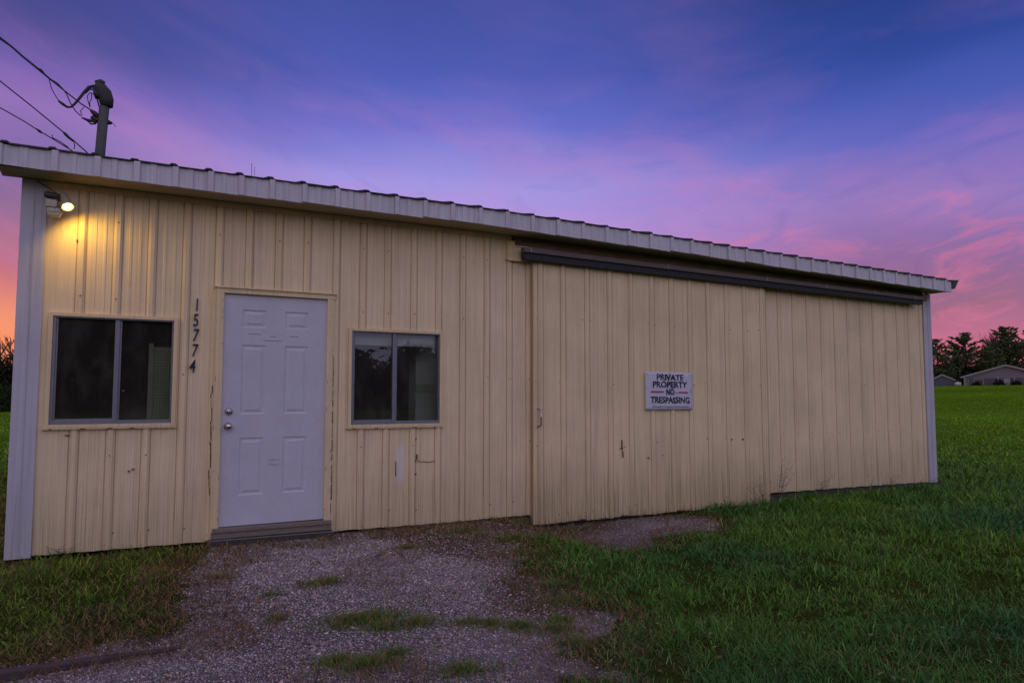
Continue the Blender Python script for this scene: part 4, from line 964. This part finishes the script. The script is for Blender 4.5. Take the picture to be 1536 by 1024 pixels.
# parked car, mostly out of frame
def car(x, y, ang, lab):
    z0 = float(gh(x, y)); t = empty('parked_car', (x, y, z0)); t.rotation_euler = (0, 0, ang); tag(t, lab, 'car')
    def fin(b, nm, m, par=None):
        o = b.done(nm, m); o.parent = par or t; return o
    b = B(); sec = [(-2.15, .45, .70, .70), (-1.9, .28, .82, .80), (-1.0, .25, .92, .86), (-.6, .25, .95, .86), (.9, .25, .95, .86), (1.7, .25, .88, .84), (2.1, .32, .80, .78)]
    rings = [[b.bm.verts.new(p) for p in ((xx, -w, lo), (xx, -w, (lo+hi)/2+.1), (xx, -w*.93, hi), (xx, w*.93, hi), (xx, w, (lo+hi)/2+.1), (xx, w, lo))] for xx, lo, hi, w in sec]
    for r0, r1 in zip(rings[:-1], rings[1:]):
        for k in range(6): b.bm.faces.new((r0[k], r0[(k+1) % 6], r1[(k+1) % 6], r1[k]))
    b.bm.faces.new(rings[0]); b.bm.faces.new(rings[-1][::-1]); body = fin(b, 'body', ['car'])
    b = B(); lo_ = [(-1.0, .8), (1.6, .8)]; v = [(-1.1, -.74, .93), (1.55, -.74, .93), (1.1, -.6, 1.38), (-.35, -.6, 1.38)]; u = [(p[0], -p[1], p[2]) for p in v]
    b.quad(v); b.quad(u)
    for k in range(4): b.quad([v[k], v[(k+1) % 4], u[(k+1) % 4], u[k]])
    fin(b, 'cabin_glass', ['glass_dark']); b = B(); b.box(-.4, 1.12, -.61, .61, 1.381, 1.42, bev=.02); fin(b, 'car_roof', ['car'])
    for xx in (-1.35, 1.3):
        for yy in (-.8, .8):
            b = B(); b.tube([(xx, yy-.1, .32), (xx, yy+.1, .32)], .32, 18); w_ = fin(b, 'wheel', ['tyre']); b = B(); s_ = 1 if yy > 0 else -1; b.tube([(xx, yy+s_*.101, .32), (xx, yy+s_*.115, .32)], [.2, .16], 14); o = b.done('rim', ['alu']); o.parent = w_
    for yy in (-.55, .55): b = B(); b.ball((-2.08, yy, .62), .1, (.5, 1.4, .8)); fin(b, 'headlight', ['tank'])
car(114.6, 48.2, R(-61), 'pale car parked before the far house, cut by the right edge')

# ------------------------------------------------------------------ camera
cd = bpy.data.cameras.new('camera'); cd.lens = 25.92; cd.sensor_width = 36; cd.sensor_fit = 'HORIZONTAL'; cd.clip_end = 5000; cd.clip_start = .05
cam = bpy.data.objects.new('camera', cd); COL.objects.link(cam); cam.location = (0, CAMY, EYE)
cam.rotation_euler = (R(90)+math.atan(80/1106), 0, -R(28.7)); S.camera = cam

# ------------------------------------------------------------------ sky
SUN_EL, SUN_AZ = R(7), R(200)     # low glow behind the camera
w = bpy.data.worlds.new('World'); S.world = w; w.use_nodes = True; n = NT(w.node_tree); n.n.clear()
out = n.node('ShaderNodeOutputWorld'); bg = n.node('ShaderNodeBackground')
sky = n.node('ShaderNodeTexSky', sky_type='NISHITA'); sky.sun_disc = False; sky.sun_elevation = R(3); sky.sun_rotation = SUN_AZ
tc = n.node('ShaderNodeTexCoord'); g = tc.outputs['Generated']
sx = n.node('ShaderNodeSeparateXYZ'); n.l.new(g, sx.inputs[0]); X_, Y_, Z_ = sx.outputs
el = n.math('MULTIPLY', n.math('ARCSINE', Z_), 57.2958)                 # degrees
az = n.math('MULTIPLY', n.math('ARCTAN2', X_, Y_), 57.2958)             # degrees from +y towards +x
# cloud streaks: shallow arcs falling to the right on the left, rising on the right
sag = n.math('ADD', n.math('MULTIPLY', az, -.36), n.math('MULTIPLY', n.math('MULTIPLY', az, az), .0042))
vv = n.math('SUBTRACT', el, sag)
cmb = n.node('ShaderNodeCombineXYZ'); n.l.new(az, cmb.inputs[0]); n.l.new(vv, cmb.inputs[1])
c1 = n.noise(n.mapping(cmb.outputs[0], (.055, .17, 1), (3.3, 1.2, 0)), 1.0, 6, .55, .4)
c2 = n.noise(n.mapping(cmb.outputs[0], (.17, .50, 1), (7.1, 4.2, 0)), 1.0, 8, .64, .9)
c3 = n.noise(n.mapping(cmb.outputs[0], (.03, .09, 1), (1.1, 9.2, 0)), 1.0, 3, .5)
elw = n.math('ADD', el, n.math('MULTIPLY', n.math('SUBTRACT', c3, .5), 7.))
t = n.math('DIVIDE', elw, 60., True)
def stops(L_): return [(e/60, lin(c)) for e, c in L_]
rightc = n.ramp(t, stops([(0, (222, 104, 116)), (3.5, (208, 106, 126)), (6, (158, 104, 134)), (9, (142, 104, 156)), (13, (144, 118, 188)), (17, (98, 102, 190)), (20, (70, 88, 176)), (23, (48, 72, 154)), (28, (36, 58, 130)), (38, (60, 72, 145)), (60, (150, 140, 205))]))
leftc = n.ramp(t, stops([(0, (255, 140, 78)), (4, (246, 150, 112)), (8, (196, 110, 120)), (12, (142, 106, 148)), (15, (122, 100, 162)), (18, (148, 112, 182)), (20.5, (108, 92, 172)), (23, (74, 74, 144)), (32, (58, 62, 130)), (44, (90, 84, 150)), (60, (160, 140, 200))]))
midc = n.ramp(t, stops([(0, (240, 120, 130)), (8, (205, 130, 180)), (13, (184, 148, 218)), (16.5, (160, 148, 224)), (20, (104, 110, 202)), (24, (76, 90, 178)), (29, (66, 80, 160)), (36, (60, 72, 150)), (60, (150, 140, 205))]))
fa = n.node('ShaderNodeMapRange', interpolation_type='SMOOTHSTEP'); n.l.new(az, fa.inputs[0]); fa.inputs[1].default_value = -8; fa.inputs[2].default_value = 18
fb = n.node('ShaderNodeMapRange', interpolation_type='SMOOTHSTEP'); n.l.new(az, fb.inputs[0]); fb.inputs[1].default_value = 28; fb.inputs[2].default_value = 58
base = n.mix(fa.outputs[0], leftc, midc); base = n.mix(fb.outputs[0], base, rightc)
# pink lit cloud streaks and bluish gaps
band = n.ramp(n.math('DIVIDE', el, 60., True), [(0, .25), (.06, .8), (.25, 1.), (.34, .55), (.42, .22), (1., .1)])
pk = n.math('MULTIPLY', n.ramp(c1, [(.44, 0.), (.66, 1.)]), band)
pk = n.math('MULTIPLY', pk, n.ramp(c2, [(.3, .35), (.65, 1.)]))
base = n.mix(n.math('MULTIPLY', pk, .34), base, lin((208, 130, 186)))
pk2 = n.math('MULTIPLY', n.math('MULTIPLY', n.ramp(c2, [(.50, 0.), (.70, 1.)]), n.ramp(n.math('DIVIDE', el, 60., True), [(0, .6), (.12, 1.), (.20, .8), (.27, .0)])), n.math('ADD', .25, n.math('MULTIPLY', fb.outputs[0], .75)))
base = n.mix(n.math('MULTIPLY', pk2, .55), base, lin((236, 120, 150)))
dk = n.math('MULTIPLY', n.ramp(c2, [(.30, 1.), (.46, 0.)]), band)
base = n.mix(n.math('MULTIPLY', dk, .14), base, lin((70, 72, 150)))
# twilight glow behind the camera lights the front of the shed
nd = n.node('ShaderNodeVectorMath', operation='DOT_PRODUCT'); n.l.new(g, nd.inputs[0]); nd.inputs[1].default_value = (-.15, -.97, .20)
gl = n.ramp(nd.outputs['Value'], [(.0, 0.), (.9, 1.)])
base = n.mix(gl, base, (.58, .565, .86))
add = n.mix(1., base, n.mix(1., sky.outputs[0], (.004, .004, .004), 'MULTIPLY'), 'ADD')
low = n.ramp(Z_, [(0, 0.), (.004, 1.)])
add = n.mix(low, (.02, .025, .015), add)
n.l.new(add, bg.inputs[0]); bg.inputs[1].default_value = 1.0; n.l.new(bg.outputs[0], out.inputs[0])

sl_ = bpy.data.lights.new('sun', 'SUN'); sl_.energy = .16; sl_.angle = R(25); sl_.color = (1, .84, .78)
so_ = bpy.data.objects.new('sun', sl_); COL.objects.link(so_)
d = Vector((math.sin(SUN_AZ)*math.cos(SUN_EL), math.cos(SUN_AZ)*math.cos(SUN_EL), math.sin(R(16)))); so_.rotation_euler = d.to_track_quat('Z', 'Y').to_euler()
so_.location = (0, -20, 12)

S.view_settings.view_transform = 'Standard'; S.view_settings.look = 'None'; S.view_settings.gamma = 1; S.view_settings.exposure = 0
S.view_settings.use_curve_mapping = False
S.cycles.use_denoising = True; S.cycles.max_bounces = 8; S.cycles.transparent_max_bounces = 12
